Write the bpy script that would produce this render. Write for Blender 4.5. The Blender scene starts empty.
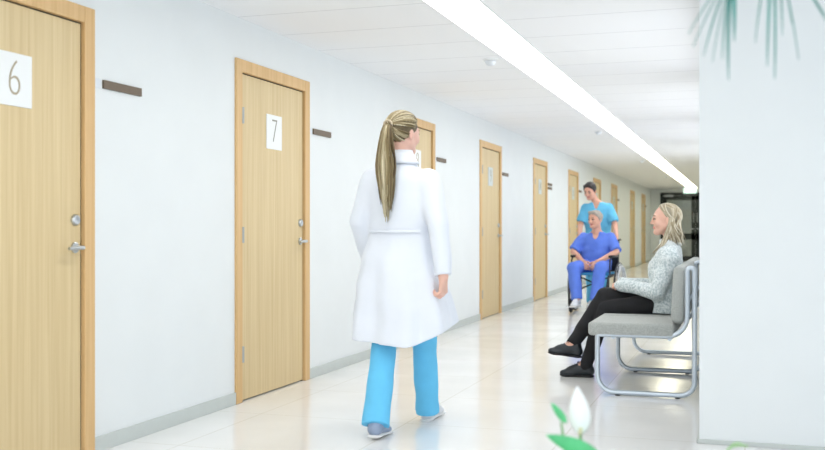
import bpy, bmesh, math, random
import numpy as np
from mathutils import Vector, Matrix

R = math.radians
S = bpy.context.scene
COL = S.collection

# ------------------------------------------------------------------ camera
cam_d = bpy.data.cameras.new('camera')
cam = bpy.data.objects.new('camera', cam_d)
COL.objects.link(cam)
cam.location = (0, 0, 1.09)
cam.rotation_euler = (R(90), 0, R(18.39))
cam_d.sensor_width = 36
cam_d.lens = 1000 / 825 * 36
cam_d.shift_y = 3.5 / 825
cam_d.clip_start = 0.05
cam_d.dof.use_dof = True
cam_d.dof.focus_distance = 6.5
cam_d.dof.aperture_fstop = 2.5
S.camera = cam

# ------------------------------------------------------------------ world, lights, exposure
W = bpy.data.worlds.new('world'); S.world = W; W.use_nodes = True
W.node_tree.nodes['Background'].inputs[0].default_value = (0.80, 0.92, 1.0, 1)
W.node_tree.nodes['Background'].inputs[1].default_value = 1.0
S.view_settings.view_transform = 'Standard'
S.view_settings.look = 'None'
S.view_settings.gamma = 1
S.view_settings.use_curve_mapping = False
S.view_settings.exposure = -0.14

def area(name, loc, rot, sx, sy, power, color):
    l = bpy.data.lights.new(name, 'AREA'); l.shape = 'RECTANGLE'
    l.size = sx; l.size_y = sy; l.energy = power; l.color = color
    o = bpy.data.objects.new(name, l); COL.objects.link(o)
    o.location = loc; o.rotation_euler = rot
    return o
# daylight through the glazed lobby front behind the camera, and the lobby's side glazing
area('daylight_back', (0.6, -3.85, 1.35), (R(110), 0, 0), 6.6, 2.0, 96, (0.90, 0.935, 1.0))
area('daylight_side', (3.9, 0.6, 1.35), (R(110), 0, R(90)), 7.0, 2.0, 38, (0.90, 0.935, 1.0))
# added fill lamps at the invented, unseen windows of the corridor's right-hand wall
for wy, we in ((7.25, 18), (10.65, 17), (14.05, 16), (17.45, 16)):
    area('corridor_fill_light', (-.03, wy, 1.62), (0, R(90), 0), 1.15, 2.7, we * 1.12, (0.94, 0.96, 1.0))
# the corridor's ceiling strip
STRIP_E = 6.6
STRIP_C = (1.0, 0.99, 0.95, 1)      # cool white tubes over the near half
STRIP_W = (1.0, 0.955, 0.74, 1)     # warmer tubes over the far half

# ------------------------------------------------------------------ helpers
def srgb(r, g, b):
    f = lambda c: (c / 255 / 12.92) if c / 255 <= .04045 else ((c / 255 + .055) / 1.055) ** 2.4
    return (f(r), f(g), f(b), 1)

def mat(name, col, rough=.6, metal=0, noise=0, nscale=20, bump=0, bscale=60, stretch=None, spec=.5, coat=0, sheen=0, trans=0, sub=0):
    m = bpy.data.materials.new(name); m.use_nodes = True
    nt = m.node_tree; N = nt.nodes; L = nt.links
    b = N['Principled BSDF']
    b.inputs['Base Color'].default_value = col
    b.inputs['Roughness'].default_value = rough
    b.inputs['Metallic'].default_value = metal
    b.inputs['Specular IOR Level'].default_value = spec
    b.inputs['Coat Weight'].default_value = coat
    b.inputs['Sheen Weight'].default_value = sheen
    b.inputs['Transmission Weight'].default_value = trans
    if sub:
        b.inputs['Subsurface Weight'].default_value = sub
        b.inputs['Subsurface Scale'].default_value = .01
        b.inputs['Subsurface Radius'].default_value = (1, .35, .2)
    if noise or bump:
        tc = N.new('ShaderNodeTexCoord'); mp = N.new('ShaderNodeMapping')
        L.new(tc.outputs['Object'], mp.inputs['Vector'])
        if stretch: mp.inputs['Scale'].default_value = stretch
        if noise:
            n = N.new('ShaderNodeTexNoise'); n.inputs['Scale'].default_value = nscale; n.inputs['Detail'].default_value = 4
            L.new(mp.outputs[0], n.inputs['Vector'])
            r = N.new('ShaderNodeValToRGB')
            c = col
            r.color_ramp.elements[0].position = .3; r.color_ramp.elements[1].position = .7
            r.color_ramp.elements[0].color = tuple(max(0, x * (1 - noise)) for x in c[:3]) + (1,)
            r.color_ramp.elements[1].color = tuple(min(1, x * (1 + noise)) for x in c[:3]) + (1,)
            L.new(n.outputs['Fac'], r.inputs[0]); L.new(r.outputs[0], b.inputs['Base Color'])
        if bump:
            n2 = N.new('ShaderNodeTexNoise'); n2.inputs['Scale'].default_value = bscale; n2.inputs['Detail'].default_value = 3
            L.new(mp.outputs[0], n2.inputs['Vector'])
            bp = N.new('ShaderNodeBump'); bp.inputs['Strength'].default_value = bump; bp.inputs['Distance'].default_value = .01
            L.new(n2.outputs['Fac'], bp.inputs['Height']); L.new(bp.outputs[0], b.inputs['Normal'])
    return m

def emit(name, col, e):
    m = bpy.data.materials.new(name); m.use_nodes = True
    b = m.node_tree.nodes['Principled BSDF']
    b.inputs['Base Color'].default_value = (.8, .8, .8, 1)
    b.inputs['Emission Color'].default_value = col
    b.inputs['Emission Strength'].default_value = e
    return m

def tag(o, label=None, cat=None, group=None, kind=None):
    if label: o['label'] = label
    if cat: o['category'] = cat
    if group: o['group'] = group
    if kind: o['kind'] = kind
    return o

def empty(name, loc=(0, 0, 0), rz=0, label=None, cat=None, group=None):
    o = bpy.data.objects.new(name, None); COL.objects.link(o)
    o.empty_display_size = .1
    o.location = loc; o.rotation_euler = (0, 0, rz)
    return tag(o, label, cat, group)

class MB:
    """collects shapes into one mesh"""
    def __init__(s): s.bm = bmesh.new(); s.vals = []
    def _m(s, verts, M):
        if M is not None: bmesh.ops.transform(s.bm, matrix=M, verts=verts)
    def box(s, lo, hi, bev=0, M=None, seg=2):
        c = [(a + b) / 2 for a, b in zip(lo, hi)]; d = [abs(b - a) for a, b in zip(lo, hi)]
        r = bmesh.ops.create_cube(s.bm, size=1)
        vs = r['verts']
        bmesh.ops.transform(s.bm, matrix=Matrix.Translation(c) @ Matrix.Diagonal((*d, 1)), verts=vs)
        if bev:
            es = list({e for v in vs for e in v.link_edges})
            q = bmesh.ops.bevel(s.bm, geom=es, offset=bev, segments=seg, affect='EDGES', profile=.5)
            vs = list({v for f in q['faces'] for v in f.verts} | {v for v in vs if v.is_valid})
        s._m(vs, M); return s
    def cyl(s, a, b, r, r2=None, n=20, cap=True):
        s.tube([a, b], [r, r if r2 is None else r2], n, cap); return s
    def tube(s, pts, rad, n=12, cap=True, closed=False, flat=None):
        pts = [Vector(p) for p in pts]
        if not hasattr(rad, '__len__'): rad = [rad] * len(pts)
        m = len(pts); rings = []; up = None
        for i, p in enumerate(pts):
            if closed: t = pts[(i + 1) % m] - pts[i - 1]
            else: t = pts[min(i + 1, m - 1)] - pts[max(i - 1, 0)]
            t.normalize()
            if up is None:
                up = Vector((0, 0, 1)) if abs(t.z) < .9 else Vector((1, 0, 0))
            up = (up - t * up.dot(t)).normalized(); sd = t.cross(up)
            f = 1 if flat is None else flat
            rings.append([s.bm.verts.new(p + (sd * math.cos(q) + up * math.sin(q) * f) * rad[i]) for q in [2 * math.pi * k / n for k in range(n)]])
        rr = range(m) if closed else range(m - 1)
        for i in rr:
            a, b = rings[i], rings[(i + 1) % m]
            for k in range(n):
                s.bm.faces.new((a[k], a[(k + 1) % n], b[(k + 1) % n], b[k]))
        if cap and not closed:
            s.bm.faces.new(rings[0][::-1]); s.bm.faces.new(rings[-1])
        return s
    def lathe(s, prof, n=32, M=None, cap=True):
        """profile of (radius, z)"""
        rings = []; vs = []
        for r, z in prof:
            ring = [s.bm.verts.new((r * math.cos(2 * math.pi * k / n), r * math.sin(2 * math.pi * k / n), z)) for k in range(n)]
            rings.append(ring); vs += ring
        for a, b in zip(rings, rings[1:]):
            for k in range(n): s.bm.faces.new((a[k], a[(k + 1) % n], b[(k + 1) % n], b[k]))
        if cap:
            s.bm.faces.new(rings[0][::-1]); s.bm.faces.new(rings[-1])
        s._m(vs, M); return s
    def grid(s, rows):
        """rows of points -> quad sheet"""
        V = [[s.bm.verts.new(p) for p in r] for r in rows]
        for a, b in zip(V, V[1:]):
            for k in range(len(a) - 1): s.bm.faces.new((a[k], a[k + 1], b[k + 1], b[k]))
        return s
    def build(s, name, m, parent=None, smooth=False, solid=0, autos=False):
        bmesh.ops.recalc_face_normals(s.bm, faces=s.bm.faces)
        me = bpy.data.meshes.new(name); s.bm.to_mesh(me); s.bm.free()
        if smooth:
            me.polygons.foreach_set('use_smooth', [True] * len(me.polygons))
            if autos: me.set_sharp_from_angle(angle=R(40))
        me.materials.append(m)
        o = bpy.data.objects.new(name, me); COL.objects.link(o)
        if parent: o.parent = parent
        if solid:
            md = o.modifiers.new('thickness', 'SOLIDIFY'); md.thickness = solid; md.offset = 0
        return o

def struct(o, label=None, cat=None):
    o['kind'] = 'structure'
    return o

# ------------------------------------------------------------------ implicit surfaces for bodies and clothes
F32 = np.float32
def nrm(v): v = np.array(v, float); return v / np.linalg.norm(v)
def _seg(X, Y, Z, a, b, ra, rb, sq):
    ax, n = (None, None)
    a = np.array(a, float); b = np.array(b, float)
    px, py, pz = X - F32(a[0]), Y - F32(a[1]), Z - F32(a[2])
    ba = b - a
    if sq is not None:
        ax, fac = nrm(sq[0]), sq[1] - 1
        dt = px * F32(ax[0]) + py * F32(ax[1]) + pz * F32(ax[2])
        px = px + F32(fac * ax[0]) * dt; py = py + F32(fac * ax[1]) * dt; pz = pz + F32(fac * ax[2]) * dt
        ba = ba + fac * ax * ba.dot(ax)
    L2 = max(ba.dot(ba), 1e-9)
    t = np.clip((px * F32(ba[0]) + py * F32(ba[1]) + pz * F32(ba[2])) / F32(L2), 0, 1)
    return np.sqrt((px - t * F32(ba[0])) ** 2 + (py - t * F32(ba[1])) ** 2 + (pz - t * F32(ba[2])) ** 2) - (F32(ra) + t * F32(rb - ra))
def CH(pts, rad, k=.012, mat=0, op='u', sq=None, flat=False):
    """one tapered limb through several joints"""
    pts = [np.array(p, float) for p in pts]
    if not hasattr(rad, '__len__'): rad = [rad] * len(pts)
    def fn(X, Y, Z):
        d = None
        for i in range(len(pts) - 1):
            e = _seg(X, Y, Z, pts[i], pts[i + 1], rad[i], rad[i + 1], sq)
            d = e if d is None else np.minimum(d, e)
        if flat:
            n = nrm(pts[-1] - pts[-2]); q = pts[-1]
            d = np.maximum(d, (X - F32(q[0])) * F32(n[0]) + (Y - F32(q[1])) * F32(n[1]) + (Z - F32(q[2])) * F32(n[2]))
        return d
    r = max(rad); A = np.array(pts)
    return dict(fn=fn, lo=A.min(0) - r, hi=A.max(0) + r, k=k, mat=mat, op=op)
def SP(c, r, **kw): return CH([c, np.array(c) + (0, 0, 1e-4)], r, **kw)
def EL(c, r, rot=None, k=.012, mat=0, op='u'):
    c = np.array(c, float); r = np.array(r, float); Q = np.eye(3) if rot is None else np.array(rot)
    def fn(X, Y, Z):
        px, py, pz = X - F32(c[0]), Y - F32(c[1]), Z - F32(c[2])
        q = 0
        for i in range(3):
            q = q + ((px * F32(Q[0, i]) + py * F32(Q[1, i]) + pz * F32(Q[2, i])) / F32(r[i])) ** 2
        q = np.sqrt(q)
        return (q - 1) * F32(r.min() * .5 + r.mean() * .5)
    h = np.abs(Q) @ r
    return dict(fn=fn, lo=c - h, hi=c + h, k=k, mat=mat, op=op)
def dense(lv, n=60):
    lv = np.array(sorted(lv), float); out = []
    m = len(lv)
    for i in range(m - 1):
        p0, p1, p2, p3 = lv[max(i - 1, 0)], lv[i], lv[i + 1], lv[min(i + 2, m - 1)]
        for t in np.linspace(0, 1, max(4, n // m), endpoint=False):
            out.append(.5 * ((2 * p1) + (-p0 + p2) * t + (2 * p0 - 5 * p1 + 4 * p2 - p3) * t * t + (-p0 + 3 * p1 - 3 * p2 + p3) * t ** 3))
    out.append(lv[-1]); out = np.array(out); out = out[np.argsort(out[:, 0])]
    return out
def ST(levels, k=.03, mat=0, op='u', fold=None, infl=0, inner=None, pw=2.3):
    """torso or skirt: elliptical sections (z, cx, cy, rx, ry)"""
    T = dense(levels); z0, z1 = T[0, 0], T[-1, 0]
    def fn(X, Y, Z):
        Zc = np.clip(Z, z0, z1)
        cx, cy, rx, ry = [np.interp(Zc, T[:, 0], T[:, i]).astype(F32) for i in (1, 2, 3, 4)]
        rx = rx + infl; ry = ry + infl
        u = (X - cx) / rx; v = (Y - cy) / ry
        q = (np.abs(u) ** pw + np.abs(v) ** pw) ** (1 / pw)
        d = (q - 1) * np.minimum(rx, ry)
        if fold is not None: d = d + fold(np.arctan2(v, u), Zc, X, Y)
        dz = np.maximum(z0 - Z, Z - z1)
        if inner: d = np.maximum(d, -(d + inner))
        return np.maximum(d, dz).astype(F32)
    r = T[:, 3:5].max() + infl + .03
    lo = np.array([T[:, 1].min() - r, T[:, 2].min() - r, z0]); hi = np.array([T[:, 1].max() + r, T[:, 2].max() + r, z1])
    return dict(fn=fn, lo=lo, hi=hi, k=k, mat=mat, op=op)
def CUT(fn, k=.004):
    """remove everything where fn > 0"""
    return dict(fn=fn, lo=np.array([-9.] * 3), hi=np.array([9.] * 3), k=k, mat=0, op='c')

def axis(lo, hi, res, fine):
    pts = [lo]
    while pts[-1] < hi:
        p = pts[-1]; r = res
        for a, b, rr in fine:
            if a - rr < p < b: r = min(r, rr)
        pts.append(p + r)
    return np.array(pts, F32)

def sdf(name, prims, mats, parent=None, res=.006, fine=((), (), ()), disp=None):
    us = [p for p in prims if p['op'] == 'u']
    lo = np.min([p['lo'] for p in us], 0) - .03; hi = np.max([p['hi'] for p in us], 0) + .03
    ax = [axis(lo[i], hi[i], res, fine[i]) for i in range(3)]
    D = np.full([len(a) for a in ax], 1, F32); Mt = np.zeros(D.shape, np.int8)
    for p in prims:
        mg = p['k'] + 4 * res
        sl = []
        for i in range(3):
            a = np.searchsorted(ax[i], p['lo'][i] - mg); b = np.searchsorted(ax[i], p['hi'][i] + mg)
            sl.append(slice(max(a, 0), max(b, 1)))
        X = ax[0][sl[0]][:, None, None]; Y = ax[1][sl[1]][None, :, None]; Z = ax[2][sl[2]][None, None, :]
        if 0 in (X.size, Y.size, Z.size): continue
        d = p['fn'](X, Y, Z); d = np.broadcast_to(d, (X.size, Y.size, Z.size)).astype(F32)
        sl = tuple(sl); o = D[sl]; k = F32(max(p['k'], 1e-5))
        if p['op'] == 'u':
            h = np.maximum(k - np.abs(o - d), 0) / k
            Mt[sl] = np.where(d < o, p['mat'], Mt[sl])
            D[sl] = np.minimum(o, d) - h * h * k * F32(.25)
        elif p['op'] == 's':
            e = -d; h = np.maximum(k - np.abs(o - e), 0) / k
            D[sl] = np.maximum(o, e) + h * h * k * F32(.25)
        elif p['op'] == 'c':
            D[sl] = np.maximum(o, d)
        elif p['op'] == 'p':
            Mt[sl] = np.where(d < 0, p['mat'], Mt[sl])
    if disp is not None:
        X = ax[0][:, None, None]; Y = ax[1][None, :, None]; Z = ax[2][None, None, :]
        near = np.abs(D) < .03
        D = np.where(near, D + disp(X, Y, Z).astype(F32), D)
    for sl in ((0,), (-1,)):
        D[sl[0]] = 1; D[:, sl[0]] = 1; D[:, :, sl[0]] = 1
    In = D < 0
    c = np.zeros([n - 1 for n in D.shape], np.int8)
    for a in (0, 1):
        for b in (0, 1):
            for e in (0, 1):
                c += In[a:a + c.shape[0], b:b + c.shape[1], e:e + c.shape[2]]
    act = (c > 0) & (c < 8)
    idx = np.full(c.shape, -1, np.int32); ii = np.argwhere(act); idx[act] = np.arange(len(ii))
    i, j, k = ii.T
    acc = np.zeros((len(ii), 3)); cnt = np.zeros(len(ii))
    cor = [(a, b, e) for a in (0, 1) for b in (0, 1) for e in (0, 1)]
    for p in cor:
        for axn in range(3):
            if p[axn]: continue
            q = list(p); q[axn] = 1
            da = D[i + p[0], j + p[1], k + p[2]]; db = D[i + q[0], j + q[1], k + q[2]]
            m = (da < 0) != (db < 0)
            t = np.where(m, da / np.where(m, da - db, 1), 0)
            pa = np.stack([ax[0][i + p[0]], ax[1][j + p[1]], ax[2][k + p[2]]], 1)
            pb = np.stack([ax[0][i + q[0]], ax[1][j + q[1]], ax[2][k + q[2]]], 1)
            acc += m[:, None] * (pa + t[:, None] * (pb - pa)); cnt += m
    V = acc / cnt[:, None]
    faces = []; fm = []
    for axn in range(3):
        o1, o2 = [(1, 2), (2, 0), (0, 1)][axn]
        s1 = [slice(1, -1)] * 3; s2 = [slice(1, -1)] * 3
        s1[axn] = slice(0, -1); s2[axn] = slice(1, None)
        A = In[tuple(s1)]; B = In[tuple(s2)]
        e = np.argwhere(A != B)
        off = np.ones(3, int); off[axn] = 0
        e = e + off
        def cell(d1, d2):
            q = e.copy(); q[:, o1] += d1; q[:, o2] += d2
            return idx[q[:, 0], q[:, 1], q[:, 2]]
        Q = np.stack([cell(-1, -1), cell(0, -1), cell(0, 0), cell(-1, 0)], 1)
        ins = In[e[:, 0], e[:, 1], e[:, 2]]
        Q[~ins] = Q[~ins][:, ::-1]
        e2 = e.copy(); e2[:, axn] += 1
        fm.append(np.where(ins, Mt[e[:, 0], e[:, 1], e[:, 2]], Mt[e2[:, 0], e2[:, 1], e2[:, 2]]))
        faces.append(Q)
    Q = np.concatenate(faces); fm = np.concatenate(fm)
    ok = (Q >= 0).all(1); Q = Q[ok]; fm = fm[ok]
    me = bpy.data.meshes.new(name)
    me.vertices.add(len(V)); me.vertices.foreach_set('co', V.astype(F32).ravel())
    me.loops.add(Q.size); me.loops.foreach_set('vertex_index', Q.ravel().astype(np.int32))
    me.polygons.add(len(Q)); me.polygons.foreach_set('loop_start', (np.arange(len(Q)) * 4).astype(np.int32))
    me.polygons.foreach_set('use_smooth', np.ones(len(Q), bool))
    for m_ in mats: me.materials.append(m_)
    me.polygons.foreach_set('material_index', fm.astype(np.int32))
    me.update(calc_edges=True); me.validate()
    o = bpy.data.objects.new(name, me); COL.objects.link(o)
    if parent: o.parent = parent
    return o

def folds(amp, seed=0, fx=18, fz=26):
    rs = np.random.RandomState(seed); ph = rs.rand(6) * 6.28
    def f(X, Y, Z):
        return F32(amp) * (np.sin(fx * X + .5 * fz * Z + ph[0] + 1.5 * np.sin(9 * Z + ph[1])) + np.sin(fx * Y - fz * Z + ph[2] + 1.3 * np.sin(11 * X + ph[3])) + .6 * np.sin(2.1 * fz * Z + 13 * X + ph[4] + np.sin(14 * Y + ph[5]))) * F32(.5)
    return f

# ---- anatomy
class Fr:
    """a frame: maps local points to the figure's space"""
    def __init__(s, o, yaw=0, pitch=0, roll=0):
        s.o = np.array(o, float)
        s.Q = np.array((Matrix.Rotation(yaw, 3, 'Z') @ Matrix.Rotation(pitch, 3, 'X') @ Matrix.Rotation(roll, 3, 'Y')))
    def __call__(s, x, y, z): return s.o + s.Q @ np.array([x, y, z], float)

# body material slots: 0 skin, 1 lips, 2 eye white, 3 iris, 4 brow
def head(f, male=False, neck=None, nr=.05):
    j = 1.08 if male else 1.0
    P = [EL(f(0, -.012, .030), (.073 * j, .093, .082), f.Q),
         EL(f(0, .026, -.012), (.059 * j, .060, .082), f.Q, k=.02),
         CH([f(0, .015, -.045), f(0, .052, -.086)], [.046 * j, .024], k=.02),
         SP(f(0, .066, -.092), .0165 * j, k=.018)]
    for s in (-1, 1):
        P += [CH([f(s * .045 * j, -.005, -.040), f(s * .020 * j, .052, -.088)], [.022, .017], k=.02),
              SP(f(s * .034, .052, -.026), .026, k=.022),
              EL(f(s * .074 * j, -.016, -.008), (.008, .018, .030), f.Q, k=.006)]
    P += [CH([f(-.030, .071, .020), f(.030, .071, .020)], .014, k=.018)]
    for s in (-1, 1): P += [SP(f(s * .031, .099, .003), .0155, k=.014, op='s')]
    P += [CH([f(0, .083, .012), f(0, .101, -.026)], [.0070, .0085], k=.012),
          SP(f(.009, .090, -.029), .0072, k=.006), SP(f(-.009, .090, -.029), .0072, k=.006),
          CH([f(-.020, .074, -.056), f(0, .0825, -.053), f(.020, .074, -.056)], [.004, .0058, .004], k=.006, mat=1),
          CH([f(-.018, .073, -.062), f(0, .0805, -.0635), f(.018, .073, -.062)], [.004, .0060, .004], k=.006, mat=1)]
    for s in (-1, 1):
        P += [SP(f(s * .031, .0745, .003), .0118, k=.002, mat=2), SP(f(s * .031, .0808, .003), .0080, k=.001, mat=3),
              CH([f(s * .018, .078, .0105), f(s * .031, .083, .012), f(s * .044, .074, .0085)], .0042, k=.004), CH([f(s * .019, .076, -.006), f(s * .031, .080, -.008), f(s * .043, .072, -.005)], .0038, k=.006),
              dict(CH([f(s * .019, .079, .006), f(s * .031, .0855, .009), f(s * .044, .075, .005)], .0048, op='p'), mat=3),
              CH([f(s * .015, .085, .0245), f(s * .030, .0865, .030), f(s * .046, .075, .026)], [.0042, .0045, .003], k=.002, mat=4)]
    if neck is not None:
        P += [CH([f(0, -.022, -.045), neck], [nr * .98, nr * 1.08], k=.025)]
    return P

def hand(Wp, Fd, Nn, curl=(25, 35, 25), spread=6, thumb=25, sc=1.0, left=False, mat=0):
    """Wp wrist, Fd towards the fingers, Nn palm normal; thumb side follows from handedness"""
    Fd = nrm(Fd); Nn = np.array(Nn, float); Nn = nrm(Nn - Fd * Nn.dot(Fd))
    Sd = np.cross(Fd, Nn) * (-1 if left else 1)
    Wp = np.array(Wp, float); P = []
    pos = (.030, .010, -.010, -.029); ln = (.068, .076, .070, .055); kn = (.083, .087, .083, .075)
    for q in range(4):
        K = Wp + sc * (Fd * kn[q] + Sd * pos[q])
        P.append(CH([Wp + sc * Sd * pos[q] * .55, K], [.0145 * sc, .0115 * sc], k=.012, mat=mat))
    for q in range(4):
        p = Wp + sc * (Fd * kn[q] + Sd * pos[q]); a = 0
        sp = R(spread) * (1.5 - q) / 1.5
        pts = [p]
        for seg, c in zip((.45, .31, .24), curl):
            a += R(c * (1 + .10 * q))
            d = Fd * math.cos(a) + Nn * math.sin(a) + Sd * math.sin(sp) * math.cos(a)
            p = p + sc * ln[q] * seg * nrm(d); pts.append(p)
        P.append(CH(pts, [.0092 * sc, .0086 * sc, .0078 * sc, .0068 * sc], k=.003, mat=mat))
    t0 = Wp + sc * (Fd * .020 + Sd * .022 + Nn * .004)
    d1 = nrm(Fd * .70 + Sd * .70 + Nn * .35)
    t1 = t0 + sc * .042 * d1
    d2 = nrm(Fd * math.cos(R(thumb)) + Sd * .35 + Nn * math.sin(R(thumb)) * 1.2)
    t2 = t1 + sc * .032 * d2
    d3 = nrm(d2 + Nn * .4 - Sd * .35)
    P.append(CH([t0, t1, t2, t2 + sc * .024 * d3], [.0145 * sc, .0112 * sc, .0096 * sc, .0078 * sc], k=.008, mat=mat))
    return P

def strands(name, paths, rad, mats, parent, n=5, tones=None, seed=1):
    """a head of hair: many tapered locks in one mesh, each lock with its own tone"""
    rs = random.Random(seed)
    V = []; Fc = []; T = []
    for pi, pts in enumerate(paths):
        pts = [Vector(p) for p in pts]; m = len(pts); up = None; tone = rs.random() if tones is None else tones[pi]
        base = len(V)
        for i, p in enumerate(pts):
            t = (pts[min(i + 1, m - 1)] - pts[max(i - 1, 0)]).normalized()
            if up is None: up = Vector((.3, .9, .2))
            up = (up - t * up.dot(t)).normalized(); sd = t.cross(up)
            u = i / (m - 1); r = rad * (1 - .75 * max(0, (u - .8) / .2)) * (.75 + .25 * min(1, u / .1))
            for q in range(n):
                a = 2 * math.pi * q / n
                V.append(p + (sd * math.cos(a) + up * math.sin(a)) * r); T.append(tone)
        for i in range(m - 1):
            for q in range(n):
                Fc.append((base + i * n + q, base + i * n + (q + 1) % n, base + (i + 1) * n + (q + 1) % n, base + (i + 1) * n + q))
        Fc.append(tuple(base + q for q in range(n))[::-1]); Fc.append(tuple(base + (m - 1) * n + q for q in range(n)))
    me = bpy.data.meshes.new(name); me.from_pydata([tuple(v) for v in V], [], Fc)
    at = me.attributes.new('tone', 'FLOAT', 'POINT'); at.data.foreach_set('value', T)
    me.polygons.foreach_set('use_smooth', [True] * len(me.polygons))
    me.materials.append(mats)
    o = bpy.data.objects.new(name, me); COL.objects.link(o); o.parent = parent
    return o
def hair_mat(name, cols, rough=.45):
    m = bpy.data.materials.new(name); m.use_nodes = True; N = m.node_tree.nodes; L = m.node_tree.links
    b = N['Principled BSDF']; b.inputs['Roughness'].default_value = rough
    a = N.new('ShaderNodeAttribute'); a.attribute_name = 'tone'; r = N.new('ShaderNodeValToRGB')
    r.color_ramp.elements[0].color = cols[0]; r.color_ramp.elements[1].color = cols[-1]
    if len(cols) > 2:
        e = r.color_ramp.elements.new(.5); e.color = cols[1]
    L.new(a.outputs['Fac'], r.inputs[0]); L.new(r.outputs[0], b.inputs['Base Color'])
    return m
# ------------------------------------------------------------------ materials
def wall_mat(name, col):
    return mat(name, col, rough=.85, noise=.012, nscale=3, bump=.04, bscale=220, spec=.2)
M_WALL = wall_mat('white_wall_paint', srgb(232, 236, 237))
M_BASE = mat('grey_vinyl_skirting', srgb(200, 206, 203), rough=.5, noise=.02, nscale=8)
M_STEEL = mat('brushed_steel', srgb(190, 194, 196), rough=.3, metal=1)
M_PLATE = mat('grey_plate', srgb(204, 212, 214), rough=.5)
M_HINGE = mat('satin_hinge_steel', srgb(172, 176, 176), rough=.5, metal=.3)
M_TUBE = mat('satin_grey_tube', srgb(204, 214, 224), rough=.42, metal=.7)
M_DARKSEAM = mat('dark_rubber', srgb(40, 38, 34), rough=.7)
M_WHITE = mat('white_plastic', srgb(238, 240, 240), rough=.4)
M_BROWN = mat('brown_plate', srgb(104, 88, 70), rough=.5, noise=.08, nscale=30)
M_DIGIT = mat('taupe_digit', srgb(176, 164, 140), rough=.5)
M_DIGIT2 = mat('grey_digit', srgb(150, 148, 138), rough=.5)

def wood(name, a, b, rough=.5):
    m = bpy.data.materials.new(name); m.use_nodes = True; N = m.node_tree.nodes; L = m.node_tree.links
    p = N['Principled BSDF']; p.inputs['Roughness'].default_value = rough
    tc = N.new('ShaderNodeTexCoord'); mp = N.new('ShaderNodeMapping'); mp.inputs['Scale'].default_value = (26, 26, .55)
    n = N.new('ShaderNodeTexNoise'); n.inputs['Scale'].default_value = 1.6; n.inputs['Detail'].default_value = 6; n.inputs['Distortion'].default_value = .4
    mp2 = N.new('ShaderNodeMapping'); mp2.inputs['Scale'].default_value = (160, 160, 3)
    n2 = N.new('ShaderNodeTexNoise'); n2.inputs['Scale'].default_value = 1.0; n2.inputs['Detail'].default_value = 3
    L.new(tc.outputs['Object'], mp.inputs[0]); L.new(mp.outputs[0], n.inputs['Vector'])
    L.new(tc.outputs['Object'], mp2.inputs[0]); L.new(mp2.outputs[0], n2.inputs['Vector'])
    mx = N.new('ShaderNodeMath'); mx.operation = 'MULTIPLY_ADD'; mx.inputs[1].default_value = .35
    L.new(n2.outputs['Fac'], mx.inputs[0]); L.new(n.outputs['Fac'], mx.inputs[2])
    r = N.new('ShaderNodeValToRGB'); r.color_ramp.elements[0].position = .38; r.color_ramp.elements[1].position = .95
    r.color_ramp.elements[0].color = a; r.color_ramp.elements[1].color = b
    L.new(mx.outputs[0], r.inputs[0]); L.new(r.outputs[0], p.inputs['Base Color'])
    return m
M_LEAF = wood('birch_door_veneer', srgb(205, 180, 132), srgb(224, 203, 160))
M_FRAME = wood('birch_door_frame', srgb(208, 168, 112), srgb(226, 190, 138))

# floor: polished pale tiles
def floor_mat():
    m = bpy.data.materials.new('polished_floor_tile'); m.use_nodes = True; N = m.node_tree.nodes; L = m.node_tree.links
    p = N['Principled BSDF']; p.inputs['Specular IOR Level'].default_value = .6
    tc = N.new('ShaderNodeTexCoord'); mp = N.new('ShaderNodeMapping'); mp.inputs['Location'].default_value = (0, .1, 0)
    L.new(tc.outputs['Object'], mp.inputs[0])
    b = N.new('ShaderNodeTexBrick'); b.offset = 0; b.inputs['Scale'].default_value = 1
    b.inputs['Brick Width'].default_value = .9; b.inputs['Row Height'].default_value = .9
    b.inputs['Mortar Size'].default_value = .0025; b.inputs['Mortar Smooth'].default_value = .3
    b.inputs['Color1'].default_value = srgb(249, 249, 249); b.inputs['Color2'].default_value = srgb(247, 247, 246)
    b.inputs['Mortar'].default_value = srgb(216, 212, 200)
    L.new(mp.outputs[0], b.inputs['Vector'])
    n = N.new('ShaderNodeTexNoise'); n.inputs['Scale'].default_value = 2.2; n.inputs['Detail'].default_value = 5
    L.new(tc.outputs['Object'], n.inputs['Vector'])
    mx = N.new('ShaderNodeMixRGB'); mx.blend_type = 'MULTIPLY'; mx.inputs[0].default_value = .12
    L.new(b.outputs['Color'], mx.inputs[1]); L.new(n.outputs['Fac'], mx.inputs[2]); L.new(mx.outputs[0], p.inputs['Base Color'])
    rr = N.new('ShaderNodeMapRange'); rr.inputs[3].default_value = .07; rr.inputs[4].default_value = .2
    L.new(n.outputs['Fac'], rr.inputs[0]); L.new(rr.outputs[0], p.inputs['Roughness'])
    return m
M_FLOOR = floor_mat()

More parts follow.
